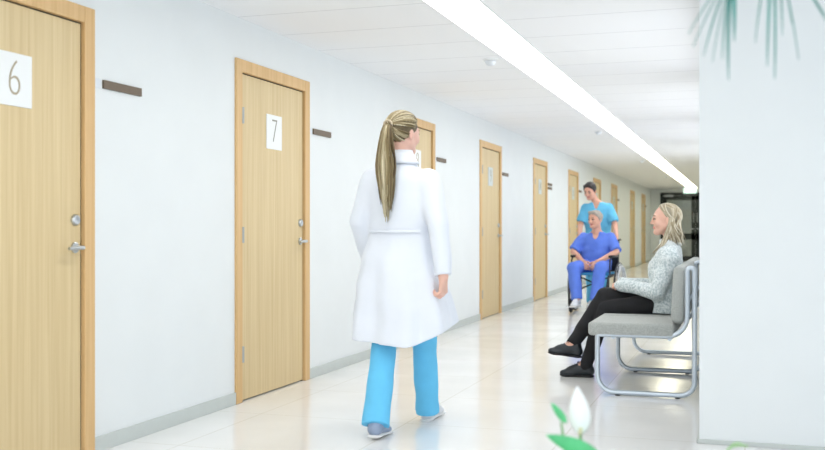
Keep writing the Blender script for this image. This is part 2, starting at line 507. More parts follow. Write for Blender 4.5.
# ceiling: crosswise white panels, 0.6 m
def ceil_mat():
    m = bpy.data.materials.new('white_ceiling_panels'); m.use_nodes = True; N = m.node_tree.nodes; L = m.node_tree.links
    p = N['Principled BSDF']; p.inputs['Roughness'].default_value = .8
    tc = N.new('ShaderNodeTexCoord')
    b = N.new('ShaderNodeTexBrick'); b.offset = 0; b.inputs['Scale'].default_value = 1
    b.inputs['Brick Width'].default_value = 40; b.inputs['Row Height'].default_value = .62
    b.inputs['Mortar Size'].default_value = .004; b.inputs['Mortar Smooth'].default_value = .2
    b.inputs['Color1'].default_value = srgb(249, 250, 252); b.inputs['Color2'].default_value = srgb(247, 248, 251)
    b.inputs['Mortar'].default_value = srgb(205, 207, 210)
    mp = N.new('ShaderNodeMapping'); mp.inputs['Location'].default_value = (20, .0, 0)
    L.new(tc.outputs['Object'], mp.inputs[0]); L.new(mp.outputs[0], b.inputs['Vector'])
    L.new(b.outputs['Color'], p.inputs['Base Color'])
    return m
M_CEIL = ceil_mat()

# ------------------------------------------------------------------ the shell
XL, XR, YE, H = -3.0, -0.22, 34.4, 2.41
LX0, LX1 = -1.775, -1.45          # light strip
YB, XE = -4.0, 4.0                # lobby extents
struct(MB().box((XL - .2, YB - .2, -.1), (XE + .2, YE + 3.2, 0)).build('floor', M_FLOOR))
m = MB()
m.box((XL - .2, YB - .2, H), (LX0, YE + 3.2, H + .12)); m.box((LX1, YB - .2, H), (XE + .2, YE + 3.2, H + .12))
m.box((LX0, YB - .2, H + .08), (LX1, YE + 3.2, H + .12)); m.box((LX0, YE - .25, H), (LX1, YE + 3.2, H + .1))
struct(m.build('ceiling', M_CEIL))

DOORS = [(3.01, '6'), (5.53, '7'), (8.62, '8'), (11.55, '9'), (14.72, '10'), (17.85, '11'), (20.95, '12'), (23.9, '13'), (28.0, '14'), (31.2, '15')]
DW, DH, JW = 1.10, 2.15, .078
DZ = DH
m = MB(); y = YB - .2
for y0, _ in DOORS:
    m.box((XL - .2, y, 0), (XL, y0, H)); m.box((XL - .2, y0, DZ), (XL, y0 + DW, H)); y = y0 + DW
m.box((XL - .2, y, 0), (XL, YE + 3.2, H))
for y0, _ in DOORS: m.box((XL - .2, y0, 0), (XL - .12, y0 + DW, DZ))
struct(m.build('wall_left', M_WALL))
m = MB(); y = YB
for y0, _ in DOORS:
    m.box((XL, y, 0), (XL + .012, y0, .075), .003); y = y0 + DW
m.box((XL, y, 0), (XL + .012, YE, .075), .003)
struct(m.build('baseboard_left', M_BASE))
# the white wall block on the right: its face looks down the lobby, its flank runs along the corridor
m = MB().box((XR, 5.28, 0), (XE, 5.48, H)).box((XR, 5.48, 0), (XR + .2, YE + 3.2, 1.02)).box((XR, 5.48, 2.22), (XR + .2, YE + 3.2, H))
y = 5.48
for wy in (7.25, 10.65, 14.05, 17.45):
    m.box((XR, y, 1.02), (XR + .2, wy - 1.38, 2.22)); y = wy + 1.38
m.box((XR, y, 1.02), (XR + .2, YE + 3.2, 2.22))
struct(m.build('wall_right', M_WALL))
for i, wy in enumerate((7.25, 10.65, 14.05, 17.45)):  # invented openings out of view, added to let light across the corridor
    wn = MB().box((XR + .02, wy - 1.38, 1.02), (XR + .07, wy - 1.33, 2.22)).box((XR + .02, wy + 1.33, 1.02), (XR + .07, wy + 1.38, 2.22)).box((XR + .02, wy - 1.38, 1.02), (XR + .07, wy + 1.38, 1.07)).box((XR + .02, wy - 1.38, 2.17), (XR + .07, wy + 1.38, 2.22)).box((XR + .02, wy - .02, 1.02), (XR + .07, wy + .02, 2.22))
    struct(wn.build('added_window_%d' % (i + 1), M_WHITE))
m = MB().box((XR - .012, 5.268, 0), (XE, 5.28, .022), .003).box((XR - .012, 5.268, 0), (XR, YE, .022), .003)
struct(m.build('baseboard_right', M_BASE))
# end wall with the glazed door's opening
EX0, EX1, EH = -2.69, -.42, 2.29
m = MB().box((XL, YE, 0), (EX0, YE + .15, H)).box((EX1, YE, 0), (XR, YE + .15, H)).box((EX0, YE, EH), (EX1, YE + .15, H))
struct(m.build('wall_end', M_WALL))
struct(MB().box((XL - .2, YE + 3.1, 0), (XR, YE + 3.2, H)).build('wall_vestibule', M_WALL))
struct(MB().box((XL, YE - .012, 0), (EX0, YE, .075)).box((EX1, YE - .012, 0), (XR, YE, .075)).build('baseboard_end', M_BASE))
# lobby walls with tall openings behind the daylight
m = MB().box((XL, YB - .2, 0), (XE, YB, .3)).box((XL, YB - .2, 2.36), (XE, YB, H))
for x in (XL, -.8, 1.5, XE - .1): m.box((x, YB - .2, .3), (x + .1, YB, 2.36))
struct(m.build('wall_back', M_WALL))
m = MB().box((XE, YB, 0), (XE + .2, 5.48, .3)).box((XE, YB, 2.36), (XE + .2, 5.48, H))
for y in (YB, -.9, 2.2, 5.28): m.box((XE, y, .3), (XE + .2, y + .2, 2.36))
struct(m.build('wall_lobby_side', M_WALL))

# light strip
strip = empty('ceiling_light', (0, 0, 0), 0, 'long glowing recessed light strip running the length of the corridor ceiling', 'ceiling light')
M_STRIP = emit('lit_diffuser', STRIP_C, STRIP_E)
MB().box((LX0 + .012, YB, H + .012), (LX1 - .012, 19.0, H + .03)).build('diffuser', M_STRIP, strip)
MB().box((LX0 + .012, 19.0, H + .012), (LX1 - .012, YE - .3, H + .03)).build('diffuser', emit('lit_warm_diffuser', STRIP_W, STRIP_E), strip)
m = MB().box((LX0, YB, H - .004), (LX0 + .012, YE - .28, H + .03)).box((LX1 - .012, YB, H - .004), (LX1, YE - .28, H + .03)).box((LX0, YE - .3, H - .004), (LX1, YE - .288, H + .03))
m.build('light_frame', M_WHITE, strip)

# square fill lamps added out of view to brighten the lobby end
for i, (x, y) in enumerate(((-.15, 3.1), (1.5, 3.1), (-.15, .2), (1.5, .2))):
    pn = empty('fill_panel_light', (x, y, H), 0, ('added square fill lamp in front of the white wall end', 'added square fill lamp beyond the palm, in front of the white wall', 'added square fill lamp straight above the viewpoint', 'added square fill lamp to the right of the viewpoint')[i], 'ceiling light', 'added fill lamps over the lobby')
    MB().box((-.3, -.3, -.012), (.3, .3, -.002)).build('diffuser', emit('lit_fill_panel', (1, .97, .92, 1), 6 if y > 1 else 4), pn)
    MB().box((-.32, -.32, -.015), (-.3, .32, 0)).box((.3, -.32, -.015), (.32, .32, 0)).box((-.3, -.32, -.015), (.3, -.3, 0)).box((-.3, .3, -.015), (.3, .32, 0)).build('light_frame', M_WHITE, pn)

# ceiling detectors
names = ['nearest of the row, above the doctor', 'second of the row from the lobby', 'third of the row, above the wheelchair', 'farthest of the row, near the end of the corridor']
for i, y in enumerate((7.6, 13.66, 19.7, 25.8)):
    e = empty('smoke_detector', (-1.885, y, H), 0, 'round white ceiling detector, ' + names[i], 'smoke detector', 'ceiling detectors along the light strip')
    MB().lathe([(.001, -.012), (.055, -.012), (.062, -.004), (.062, 0)], 24).build('base_plate', M_WHITE, e, True, autos=True)
    MB().lathe([(.001, -.052), (.02, -.05), (.034, -.042), (.04, -.028), (.046, -.012)], 24).build('sensor_head', mat('detector_head_%d' % i, srgb(225, 230, 235), .3), e, True)

# ------------------------------------------------------------------ doors
def text_mesh(s, size, depth):
    c = bpy.data.curves.new('digit', 'FONT'); c.body = s; c.size = size; c.extrude = depth; c.offset = -.006 if len(s) == 1 else -.003; c.align_x = 'CENTER'; c.align_y = 'CENTER'
    o = bpy.data.objects.new('digit_source', c); COL.objects.link(o)
    me = bpy.data.meshes.new_from_object(o.evaluated_get(bpy.context.evaluated_depsgraph_get()))
    bpy.data.objects.remove(o); bpy.data.curves.remove(c)
    return me
WHERE = {'6': 'nearest the camera, at the left edge', '7': 'left of the doctor', '8': 'behind the head of the doctor', '9': 'first one fully right of the doctor', '10': 'second one right of the doctor',
         '11': 'just left of the nurse', '12': 'hidden behind the nurse', '13': 'right of the nurse', '14': 'second to last', '15': 'last before the end wall'}
for n, (y0, num) in enumerate(DOORS):
    d = empty('door_%d' % (n + 1), (XL, y0, 0))
    d['kind'] = 'structure'
    # frame: two jambs and a head, standing 15 mm proud of the wall
    MB().box((-.11, 0, 0), (.015, JW, DH), .003).box((-.11, DW - JW, 0), (.015, DW, DH), .003).box((-.11, JW, DH - JW), (.014, DW - JW, DH), .003).build('door_frame', M_FRAME, d)
    MB().box((-.06, JW, DH - JW - .006), (-.012, DW - JW, DH - JW)).box((-.06, JW, 0), (-.012, JW + .004, DH - JW)).box((-.06, DW - JW - .010, 0), (-.010, DW - JW, DH - JW)).build('door_seal', M_DARKSEAM, d)
    lf = MB().box((-.05, JW + .004, .008), (-.004, DW - JW - .010, DH - JW - .008), .002).build('door_leaf', M_LEAF, d)
    for z in (.30, 1.05, 1.80):
        MB().cyl((.012, JW + .004, z - .05), (.012, JW + .004, z + .05), .011, n=12).box((-.004, JW - .012, z - .05), (.004, JW + .03, z + .05)).build('hinge', M_HINGE, d, True, autos=True)
    hy = DW - JW - .055
    m = MB().lathe([(.001, 0), (.026, 0), (.026, .008), (.018, .012), (.001, .012)], 24, Matrix.Translation((-.004, hy, 1.0)) @ Matrix.Rotation(R(90), 4, 'Y'))
    m.tube([(.0, hy, 1.0), (.045, hy, 1.0), (.055, hy - .012, 1.0), (.056, hy - .05, 1.0), (.054, hy - .115, .997)], [.009, .009, .010, .010, .008], 12)
    m.build('door_handle', M_STEEL, d, True, autos=True)
    MB().lathe([(.001, 0), (.027, 0), (.027, .010), (.022, .016), (.010, .017), (.001, .012)], 24, Matrix.Translation((-.004, hy, 1.13)) @ Matrix.Rotation(R(90), 4, 'Y')).build('lock', M_STEEL, d, True, autos=True)
    c = DW / 2
    pl = MB().box((-.004, c - .113, 1.62), (.002, c + .113, 1.85), .001).build('number_plate', M_WHITE if n < 3 else M_PLATE, d)
    me = text_mesh(num, .235 if len(num) == 1 else .18, .001); me.materials.append(M_DIGIT if num != '7' else M_DIGIT2)
    o = bpy.data.objects.new('number', me); COL.objects.link(o); o.parent = pl
    o.matrix_local = Matrix.Translation((.003, c, 1.735)) @ Matrix.Rotation(R(90), 4, 'Z') @ Matrix.Rotation(R(90), 4, 'X') @ Matrix.Diagonal((.80, 1, 1, 1))

def sign(y, double, lab):
    s = empty('wall_sign', (XL, y, 1.80), 0, lab, 'sign', 'name plates beside the doors')
    MB().box((0, .015, -.024), (.004, .06, .024), .001).build('white_tab', mat('tab', srgb(222, 228, 234), .5), s)
    MB().box((0, .075, -.021), (.012, .40, .021), .001).build('name_plate', M_BROWN, s)
    if double: MB().box((0, .075, -.082), (.012, .40, -.04), .001).build('name_plate', M_BROWN, s)
txt = {'6': 'brown name plate with white tab on the wall right of the nearest door', '7': 'brown name plate with white tab right of door 7, left of the doctor',
       '8': 'brown name plate on the wall just right of the doctor\'s head', '9': 'single brown name plate right of the first door after the doctor',
       '10': 'pair of stacked brown name plates right of the second door after the doctor', '11': 'brown name plate between the nurse and the door left of her',
       '13': 'brown name plate beside the door right of the nurse', '15': 'brown name plate beside the last door, left of the seated woman\'s face'}
for y0, num in DOORS:
    if num in txt: sign(y0 + DW + .0, num == '10', txt[num])

# glazed double door at the end
M_BLACK = mat('dark_green_metal', srgb(30, 40, 38), rough=.4)
gm = bpy.data.materials.new('clear_glass'); gm.use_nodes = True
N_ = gm.node_tree.nodes; L_ = gm.node_tree.links; N_.remove(N_['Principled BSDF'])
tr = N_.new('ShaderNodeBsdfTransparent'); tr.inputs[0].default_value = (.82, .86, .80, 1)
gl = N_.new('ShaderNodeBsdfGlossy'); gl.inputs['Roughness'].default_value = .03
mx = N_.new('ShaderNodeMixShader'); mx.inputs[0].default_value = .12
L_.new(tr.outputs[0], mx.inputs[1]); L_.new(gl.outputs[0], mx.inputs[2]); L_.new(mx.outputs[0], N_['Material Output'].inputs[0])
d = empty('door_11', (0, YE, 0)); d['kind'] = 'structure'
MB().box((EX0, -.02, 0), (EX0 + .08, .08, EH)).box((EX1 - .08, -.02, 0), (EX1, .08, EH)).box((EX0, -.02, EH - .1), (EX1, .08, EH)).build('door_frame', M_BLACK, d)
mid = (EX0 + EX1) / 2
for x0, x1, hx in ((EX0 + .085, mid - .003, mid - .06), (mid + .003, EX1 - .085, mid + .06)):
    lf = MB().box((x0, 0, .01), (x0 + .13, .05, EH - .11)).box((x1 - .13, 0, .01), (x1, .05, EH - .11)).box((x0, 0, EH - .25), (x1, .05, EH - .11)).box((x0, 0, .01), (x1, .05, .17)).box((x0, 0, .72), (x1, .05, .93)).build('door_leaf', M_BLACK, d)
    MB().box((x0 + .12, .02, .16), (x1 - .12, .026, .73)).box((x0 + .12, .02, .92), (x1 - .12, .026, EH - .24)).build('glass', gm, lf)
    MB().tube([(hx, -.01, 1.3), (hx, -.06, 1.3), (hx, -.06, 1.6), (hx, -.01, 1.6)], .014, 10).build('pull_handle', M_STEEL, lf, True, autos=True)
    MB().cyl((hx, 0, 1.08), (hx, -.05, 1.08), .014).tube([(hx, -.05, 1.08), (hx + (.1 if hx > mid else -.1), -.05, 1.08)], .012, 10).build('door_handle', M_STEEL, lf, True, autos=True)
MB().box((EX0 + .12, -.07, EH - .14), (EX0 + .42, -.005, EH - .08), .005).build('door_closer', M_STEEL, d)
# exit sign hanging before the end door
ex = empty('exit_sign', (-1.62, YE - 2.2, 2.27), 0, 'green lit exit sign hanging from the ceiling before the dark end door', 'sign')
MB().box((-.2, -.03, -.09), (.2, .03, .09), .008).build('sign_box', emit('lit_green_sign', srgb(110, 205, 200), .9), ex)
M_LW = emit('lit_white_sign', (1, 1, 1, 1), 1.0)
MB().tube([(-.12, -.034, .05), (-.10, -.034, .0), (-.12, -.034, -.03), (-.09, -.034, -.06)], .014, 6).build('running_figure', M_LW, ex)
MB().tube([(.02, -.034, 0), (.14, -.034, 0), (.10, -.034, .035), (.14, -.034, 0), (.10, -.034, -.035)], .009, 6).build('arrow', M_LW, ex)
for hx_ in (-.12, .12): MB().cyl((hx_, 0, .085), (hx_, 0, .14), .006).build('hanger', M_STEEL, ex)
v = empty('vestibule_fill_light', (-1.6, YE + 1.6, H), 0, 'added round fill lamp behind the glazed end door', 'ceiling light')  # unseen lamp added to brighten the end door's panes
MB().lathe([(.001, -.06), (.14, -.055), (.18, -.02), (.18, 0)], 24).build('fill_lamp_shade', emit('lit_fill_shade', (1, .95, .8, 1), 16), v, True)

# ------------------------------------------------------------------ bench
M_FAB = mat('grey_wool_fabric', srgb(178, 182, 179), rough=.95, noise=.16, nscale=150, bump=.5, bscale=260, sheen=.3)
b = empty('waiting_bench', (-.62, 7.75, 0), 0, 'grey upholstered waiting bench with looped steel tube frames against the white wall', 'bench')
def arc(c, r, a0, a1, n=7): return [(c[0] + r * math.cos(R(a0 + (a1 - a0) * i / n)), c[1] + r * math.sin(R(a0 + (a1 - a0) * i / n))) for i in range(n + 1)]
xf, xb = -.30, .315
loop = arc((xf + .02, .376), .02, 90, 180) + arc((xf + .11, .13), .11, 180, 270) + arc((xb - .09, .11), .09, 270, 360) + [(xb, .5), (xb, .78)] + arc((xb - .0225, .815), .0225, 0, 180) + [(xb - .045, .6)] + arc((xb - .045 - .13, .526), .13, 0, -90)
for fy in (-1.13, 0, 1.13):
    f = MB().tube([(x, fy, z) for x, z in loop], .0165, 12, closed=True).build('frame', M_TUBE, b, True, autos=True)
    for fx in (-.17, .21):
        MB().lathe([(.016, 0), (.016, .006), (.006, .007), (.006, .022)], 12, Matrix.Translation((fx, fy, 0))).build('foot', M_DARKSEAM, f)
MB().cyl((.16, -1.12, .378), (.16, 1.12, .378), .013).cyl((-.2, -1.12, .378), (-.2, 1.12, .378), .013).cyl((xb - .045, -1.13, .62), (xb - .045, 1.13, .62), .012).build('rail', M_TUBE, b, True, autos=True)
for i in range(4):
    y0 = -1.154 + i * .577
    MB().box((-.36, y0 + .004, .387), (.19, y0 + .573, .476), .022, seg=4).build('seat_cushion', M_FAB, b, True)
    T = Matrix.Translation((.165, 0, .5)) @ Matrix.Rotation(R(3), 4, 'Y')
    MB().box((0, y0 + .02, -.02), (.085, y0 + .557, .35), .035, T, seg=5).build('back_cushion', M_FAB, b, True)

# ------------------------------------------------------------------ wheelchair
M_BLK = mat('black_vinyl', srgb(28, 28, 32), rough=.5, bump=.15, bscale=80)
M_TYRE = mat('grey_tyre', srgb(62, 64, 68), rough=.7)
M_CHR = mat('bright_chrome', srgb(215, 218, 222), rough=.18, metal=1)
M_BLUEV = mat('blue_vinyl', srgb(70, 165, 215), rough=.5)
WC = (-1.865, 13.2, 0)
w = empty('wheelchair', WC, R(175), 'black wheelchair with spoked wheels under the man in blue, pushed by the nurse', 'wheelchair')
M_RIM = mat('silver_painted_wheel', srgb(214, 218, 222), rough=.35, metal=.3)
def ring(r, tr_, x, z, y, n=48): return [(x, y + r * math.cos(2 * math.pi * k / n), z + r * math.sin(2 * math.pi * k / n)) for k in range(n)]
for s in (-1, 1):
    x = s * .292
    wh = MB().tube(ring(.300, 0, x, .325, -.12), .013, 8, closed=True).cyl((x - .03, -.12, .325), (x + .03, -.12, .325), .028)
    for k in range(20):
        a = 2 * math.pi * k / 20; q = a + (.35 if k % 2 else -.35)
        wh.tube([(x + (.015 if k % 2 else -.015), -.12 + .025 * math.cos(q), .325 + .025 * math.sin(q)), (x, -.12 + .295 * math.cos(a), .325 + .295 * math.sin(a))], .0026, 5)
    wh = wh.build('wheel', M_RIM, w, True, autos=True)
    MB().tube(ring(.310, 0, x, .325, -.12), .013, 8, closed=True).build('tyre', M_TYRE, wh, True)
    MB().tube(ring(.272, 0, x + s * .035, .325, -.12), .010, 8, closed=True).build('hand_rim', M_RIM, wh, True)
    x = s * .235
    c = MB().tube(ring(.075, 0, x, .093, .34, 24), .014, 8, closed=True).cyl((x - .018, .34, .093), (x + .018, .34, .093), .06).build('caster', M_TYRE, w, True, autos=True)
    MB().box((x - .03, .325, .09), (x - .022, .355, .2)).box((x + .022, .325, .09), (x + .03, .355, .2)).box((x - .03, .32, .19), (x + .03, .36, .2)).cyl((x, .34, .2), (x, .34, .3), .012).build('caster_fork', M_CHR, c, True, autos=True)
    x = s * .25
    MB().tube([(x, .34, .26), (x, -.22, .26), (x, -.25, .30), (x, -.26, .92)], .012, 10).tube([(x, -.25, .49), (x, .30, .49), (x, .36, .46), (x * .96, .43, .30), (x * .9, .49, .12)], .012, 10).tube([(x, .34, .26), (x, .34, .49)], .012, 10).tube([(x, -.2, .49), (x, -.2, .72), (x, .2, .72), (x, .25, .68), (x, .26, .49)], .010, 10).build('side_frame', M_BLK, w, True, autos=True)
    MB().box((x - .028, -.16, .715), (x + .028, .22, .745), .01).build('armrest', M_BLK, w, True)
    MB().tube([(x, -.26, .90), (x, -.27, .93), (x, -.30, .94), (x, -.40, .94)], .014, 10).build('push_handle', M_BLK, w, True, autos=True)
    MB().box((s * .06, .44, .09), (s * .24, .60, .102), .004).build('footplate', M_CHR, w)
MB().tube([(-.25, .05, .27), (.25, .05, .48)], .01, 8).tube([(.25, .05, .27), (-.25, .05, .48)], .01, 8).build('cross_brace', M_BLK, w, True)
MB().box((-.235, -.22, .485), (.235, .26, .52), .012, seg=3).build('seat', M_BLUEV, w, True)
MB().box((-.24, -.275, .52), (.24, -.25, .90), .01).build('backrest', M_BLK, w, True)
# ------------------------------------------------------------------ people
def skin(name, c): return mat(name, c, rough=.5, noise=.03, nscale=30, sub=.12)
M_LIP = mat('lips', srgb(200, 120, 115), .4)
M_EYE = mat('eye_white', srgb(206, 194, 188), .3)
M_IRIS = mat('dark_iris', srgb(50, 45, 45), .2)
def slots(sk, brow, lip=None): return [sk, lip or M_LIP, M_EYE, M_IRIS, brow]
M_BROWF = mat('fair_brow', srgb(130, 100, 75), .8)
M_BROWD = mat('dark_brow', srgb(35, 26, 22), .8)
M_BROWG = mat('grey_brow', srgb(140, 125, 112), .8)

def shoe(parent, o, yaw, pitch, m_up, m_sole, L=.25, laces=None):
    f = Fr(o, yaw, pitch)
    s = L / .25
    g = lambda x, y, z: f(x * s, y * s, z * s)
    up = [CH([g(0, -.055, .045), g(0, .0, .050), g(0, .06, .040), g(0, .138, .024)], [.033 * s, .035 * s, .035 * s, .021 * s], k=.01),
          CH([g(0, -.05, .05), g(0, -.036, .104)], [.035 * s, .038 * s], k=.02, flat=True), CH([g(0, -.025, .066), g(0, .025, .072), g(0, .085, .045)], [.036 * s, .030 * s, .030 * s], k=.02),
          EL(g(0, .10, .028), (.042 * s, .060 * s, .022 * s), f.Q, k=.015)]
    iq = f.Q.T
    def below(X, Y, Z):
        px, py, pz = X - F32(f.o[0]), Y - F32(f.o[1]), Z - F32(f.o[2])
        return F32(.010) - (px * F32(f.Q[0, 2]) + py * F32(f.Q[1, 2]) + pz * F32(f.Q[2, 2]))
    up.append(CUT(below))
    a = sdf('shoe', up, [m_up], parent, .004)
    so = [CH([g(-.0, -.052, .010), g(0, .03, .010)], [.038 * s, .034 * s], sq=(f.Q[:, 2], 3.4), k=.01),
          CH([g(0, .03, .010), g(.004, .115, .010)], [.034 * s, .046 * s], sq=(f.Q[:, 2], 3.8), k=.01),
          CH([g(.004, .115, .010), g(.0, .140, .012)], [.043 * s, .026 * s], sq=(f.Q[:, 2], 3.4), k=.01)]
    sdf('sole', so, [m_sole], a, .0045)
    if laces:
        m = MB()
        for i in range(4):
            y = .030 + i * .019; z = .1035 - i * .0095
            m.tube([g(-.022, y, z - .008), g(0, y + .004, z + .002), g(.022, y, z - .008)], .0028, 6)
        m.tube([g(.0, .022, .104), g(.022, .03, .114), g(.030, .012, .104), g(0, .022, .104)], .0022, 6)
        m.tube([g(.0, .022, .104), g(-.022, .032, .116), g(-.030, .016, .104), g(0, .022, .104)], .0022, 6)
        m.build('laces', laces, a, True)
    return a

# ---------------- doctor, walking away
dr = empty('person', (-1.765, 5.12, 0), 0, 'person in long white coat with a blonde ponytail, walking away down the corridor', 'person')
SK1 = skin('fair_skin', srgb(232, 186, 168))
hf = Fr((.006, .016, 1.602), R(-24), R(-3))
neck = (0, -.005, 1.46)
body = head(hf, neck=neck, nr=.046)
T_ = [(.86, 0, 0, .145, .095), (.95, 0, 0, .155, .10), (1.08, 0, 0, .125, .085), (1.22, 0, 0, .135, .09), (1.33, 0, -.005, .140, .085), (1.40, 0, -.01, .085, .058), (1.46, 0, -.01, .05, .045)]
body += [ST(T_)]
RS, RE, RW = (.158, -.02, 1.352), (.238, -.09, 1.10), (.275, -.13, .838)
LS, LE, LW = (-.158, -.015, 1.352), (-.235, -.02, 1.125), (-.225, .12, .905)
RH, RK, RA = (.085, 0, .90), (.075, .17, .495), (.055, .31, .105)
LH, LK, LA = (-.085, 0, .90), (-.075, -.065, .50), (-.05, -.265, .11)
for s_, e_, w_ in ((RS, RE, RW), (LS, LE, LW)): body += [CH([s_, e_, w_], [.046, .036, .026], k=.03)]
for h_, k_, a_ in ((RH, RK, RA), (LH, LK, LA)): body += [CH([h_, k_, a_], [.070, .050, .036], k=.03)]
body += [CH([RA, (.055, .44, .05)], [.034, .028]), CH([LA, (-.05, -.15, .045)], [.034, .028])]
body += hand(RW, (-.05, .12, -1), (-.9, .15, 0), (38, 52, 40), 4, 30)
body += hand(LW, (.02, .35, -1), (.9, .35, 0), (30, 45, 35), 4, 25, left=True)
sdf('body', body, slots(SK1, M_BROWF), dr, .006, (((-.12, .12, .0045),), ((-.12, .14, .0045),), ((1.45, 1.75, .004), (.66, .86, .0045))))
M_COAT = mat('white_cotton_coat', srgb(232, 237, 246), rough=.85, noise=.01, nscale=12, bump=.06, bscale=30, sheen=.2)
CT = [(.44, .012, .01, .300, .235), (.56, .010, .008, .280, .212), (.72, .000, 0, .258, .180), (.90, -.010, 0, .218, .147), (1.02, 0, 0, .182, .125), (1.12, 0, -.002, .172, .118), (1.26, 0, -.005, .182, .118), (1.34, 0, -.01, .176, .112), (1.395, 0, -.012, .132, .092), (1.440, 0, -.012, .086, .070), (1.48, 0, -.010, .062, .056)]
def cfold(th, Z, X, Y):
    g = np.clip((1.05 - Z) / .5, 0, 1)
    return F32(.013) * g * (np.sin(7 * th + 1.2 + 2.0 * Z) + .5 * np.sin(12 * th + .4))
coat = [ST(CT, fold=cfold)]
def hem(X, Y, Z):
    zh = .500 + .085 * np.clip((X - .09) / .22, 0, 1) ** 1.4 + .028 * np.clip((.09 - X) / .33, 0, 1) + .03 * np.clip((Y) / .2, -1, 1)
    return zh - Z
ko = .0
coat += [CUT(hem)]
# hollow skirt so that the legs come out of an open hem
IN = [(z - .04, a, b_, c_ - .020, d_ - .020) for z, a, b_, c_, d_ in CT if z < .95]
coat += [dict(ST(IN, fold=cfold, op='s'), k=.002)]
for s_, e_, w_, t_ in ((RS, RE, RW, 1), (LS, LE, LW, -1)):
    wv = np.array(w_) ; ev = np.array(e_); end = ev + (wv - ev) * .97
    coat += [CH([np.array(s_) + (0, 0, -.002), e_, end], [.064, .055, .047], k=.03, flat=True)]
ct = sdf('lab_coat', coat, [M_COAT], dr, .006, disp=folds(.005, 3, 14, 17))
# collar, back belt, trouser legs
def band(name, levels, m, parent, a0=0, a1=360, solid=.004, n=64):
    rows = []
    for z, cx, cy, rx, ry in levels:
        rows.append([(cx + rx * math.cos(R(a0 + (a1 - a0) * i / n)), cy + ry * math.sin(R(a0 + (a1 - a0) * i / n)), z + (0 if a1 - a0 < 359 else 0)) for i in range(n + 1)])
    return MB().grid(rows).build(name, m, parent, True, solid)
band('collar', [(1.438, 0, -.014, .104, .080), (1.455, 0, -.012, .088, .072), (1.485, 0, -.010, .070, .064), (1.510, 0, -.008, .062, .060), (1.506, 0, -.008, .056, .056)], M_COAT, ct, 130 - 360, 50, .005)
# coat belt across the small of the back
bl = [(z, 0, -.002, .178 + (.0), .126) for z in (1.055, 1.075, 1.095)]
band('back_belt', [(1.066, 0, -.003, .182, .1285), (1.075, 0, -.003, .1825, .129), (1.084, 0, -.003, .182, .1285)], M_COAT, ct, 212, 318, .002)
M_TRS = mat('sky_blue_scrub_cotton', srgb(108, 202, 246), rough=.85, noise=.03, nscale=12, bump=.08, bscale=40)
def hemcut(z0): return lambda X, Y, Z: z0 - Z
tr_ = [ST([(.80, 0, 0, .15, .11), (.88, 0, 0, .165, .12), (.98, 0, 0, .16, .11)], k=.02)]
ra = np.array(RA) + (0, -.02, -.055); la = np.array(LA) + (0, .0, -.04)
tr_ += [CH([(.085, 0, .86), (.078, .16, .49), ra], [.090, .068, .066], k=.02, flat=True), CH([(-.085, 0, .86), (-.076, -.05, .50), la], [.090, .069, .070], k=.02, flat=True)]
tr_ += [CUT(lambda X, Y, Z: np.where(X > 0, .032, .058) - Z)]
sdf('trousers', tr_, [M_TRS], dr, .006, disp=folds(.004, 8, 24, 20))
M_WSHOE = mat('white_leather', srgb(226, 230, 236), .45); M_WSOLE = mat('white_rubber', srgb(240, 240, 240), .6)
M_GSHOE = mat('grey_blue_leather', srgb(150, 165, 190), .5)
shoe(dr, (.055, .345, .0), R(-4), R(4), M_WSHOE, M_WSOLE)
shoe(dr, (-.05, -.235, .006), R(3), R(-4), M_GSHOE, M_WSOLE)

# doctor's hair: locks swept back over the skull into a high ponytail
HB = hair_mat('ash_blonde_hair', [srgb(82, 64, 34), srgb(142, 125, 86), srgb(222, 212, 182)])
def scalp_pt(f, d, k=1.0):
    d = nrm(d); r = np.array([.080, .100, .090]) * k
    return f(d[0] * r[0], -.012 + d[1] * r[1], .030 + d[2] * r[2])
tie = nrm((.02, -.97, .06))
cap = [EL(hf(0, -.014, .026), (.0775, .0975, .089), hf.Q)]
def facecut(X, Y, Z):
    px, py, pz = X - F32(hf.o[0]), Y - F32(hf.o[1]), Z - F32(hf.o[2]); Q = hf.Q
    lx = px * F32(Q[0, 0]) + py * F32(Q[1, 0]) + pz * F32(Q[2, 0]); ly = px * F32(Q[0, 1]) + py * F32(Q[1, 1]) + pz * F32(Q[2, 1]); lz = px * F32(Q[0, 2]) + py * F32(Q[1, 2]) + pz * F32(Q[2, 2])
    return np.maximum(ly - .045 - .35 * lz, -.020 + .85 * (ly + .02) - lz)
M_HC = mat('dark_under_hair', srgb(104, 90, 66), .6, noise=.2, nscale=30)
hr = sdf('hair', cap + [CUT(facecut)], [M_HC], dr, .005)
rs = random.Random(5); paths = []; tones = []
for i in range(420):
    a = rs.uniform(-math.pi, math.pi)
    # start on the hairline ring around the face and neck
    fwd = rs.uniform(-.05, .9)
    if abs(a) > 2.2: fwd = rs.uniform(-.75, -.5)
    st = nrm((math.sin(a), .62 * math.cos(a) + .1 if math.cos(a) > 0 else -.15 + .75 * math.cos(a), .95 * math.cos(a) * .9 + .05 if math.cos(a) > 0 else -.55))
    st = nrm(st + np.array([rs.gauss(0, .05) for _ in range(3)]))
    if i % 3 == 0: st = nrm((rs.uniform(-.95, .95), rs.uniform(-.75, -.15), rs.uniform(-.75, -.35)))
    u0 = rs.choice((0, 0, .2, .35, .5))
    p = []
    for q in range(13):
        t = u0 + (1 - u0) * q / 12
        dvec = nrm(st * (1 - t) + tie * t + 1e-4)
        kk = 1.02 + .05 * math.sin(math.pi * t) + .012 * rs.random() * 0
        p.append(scalp_pt(hf, dvec, kk + (i % 5) * .004))
    paths.append(p); tones.append(min(1, max(0, rs.gauss(.55, .22))))
strands('hair_locks', paths, .0036, HB, hr, tones=tones)
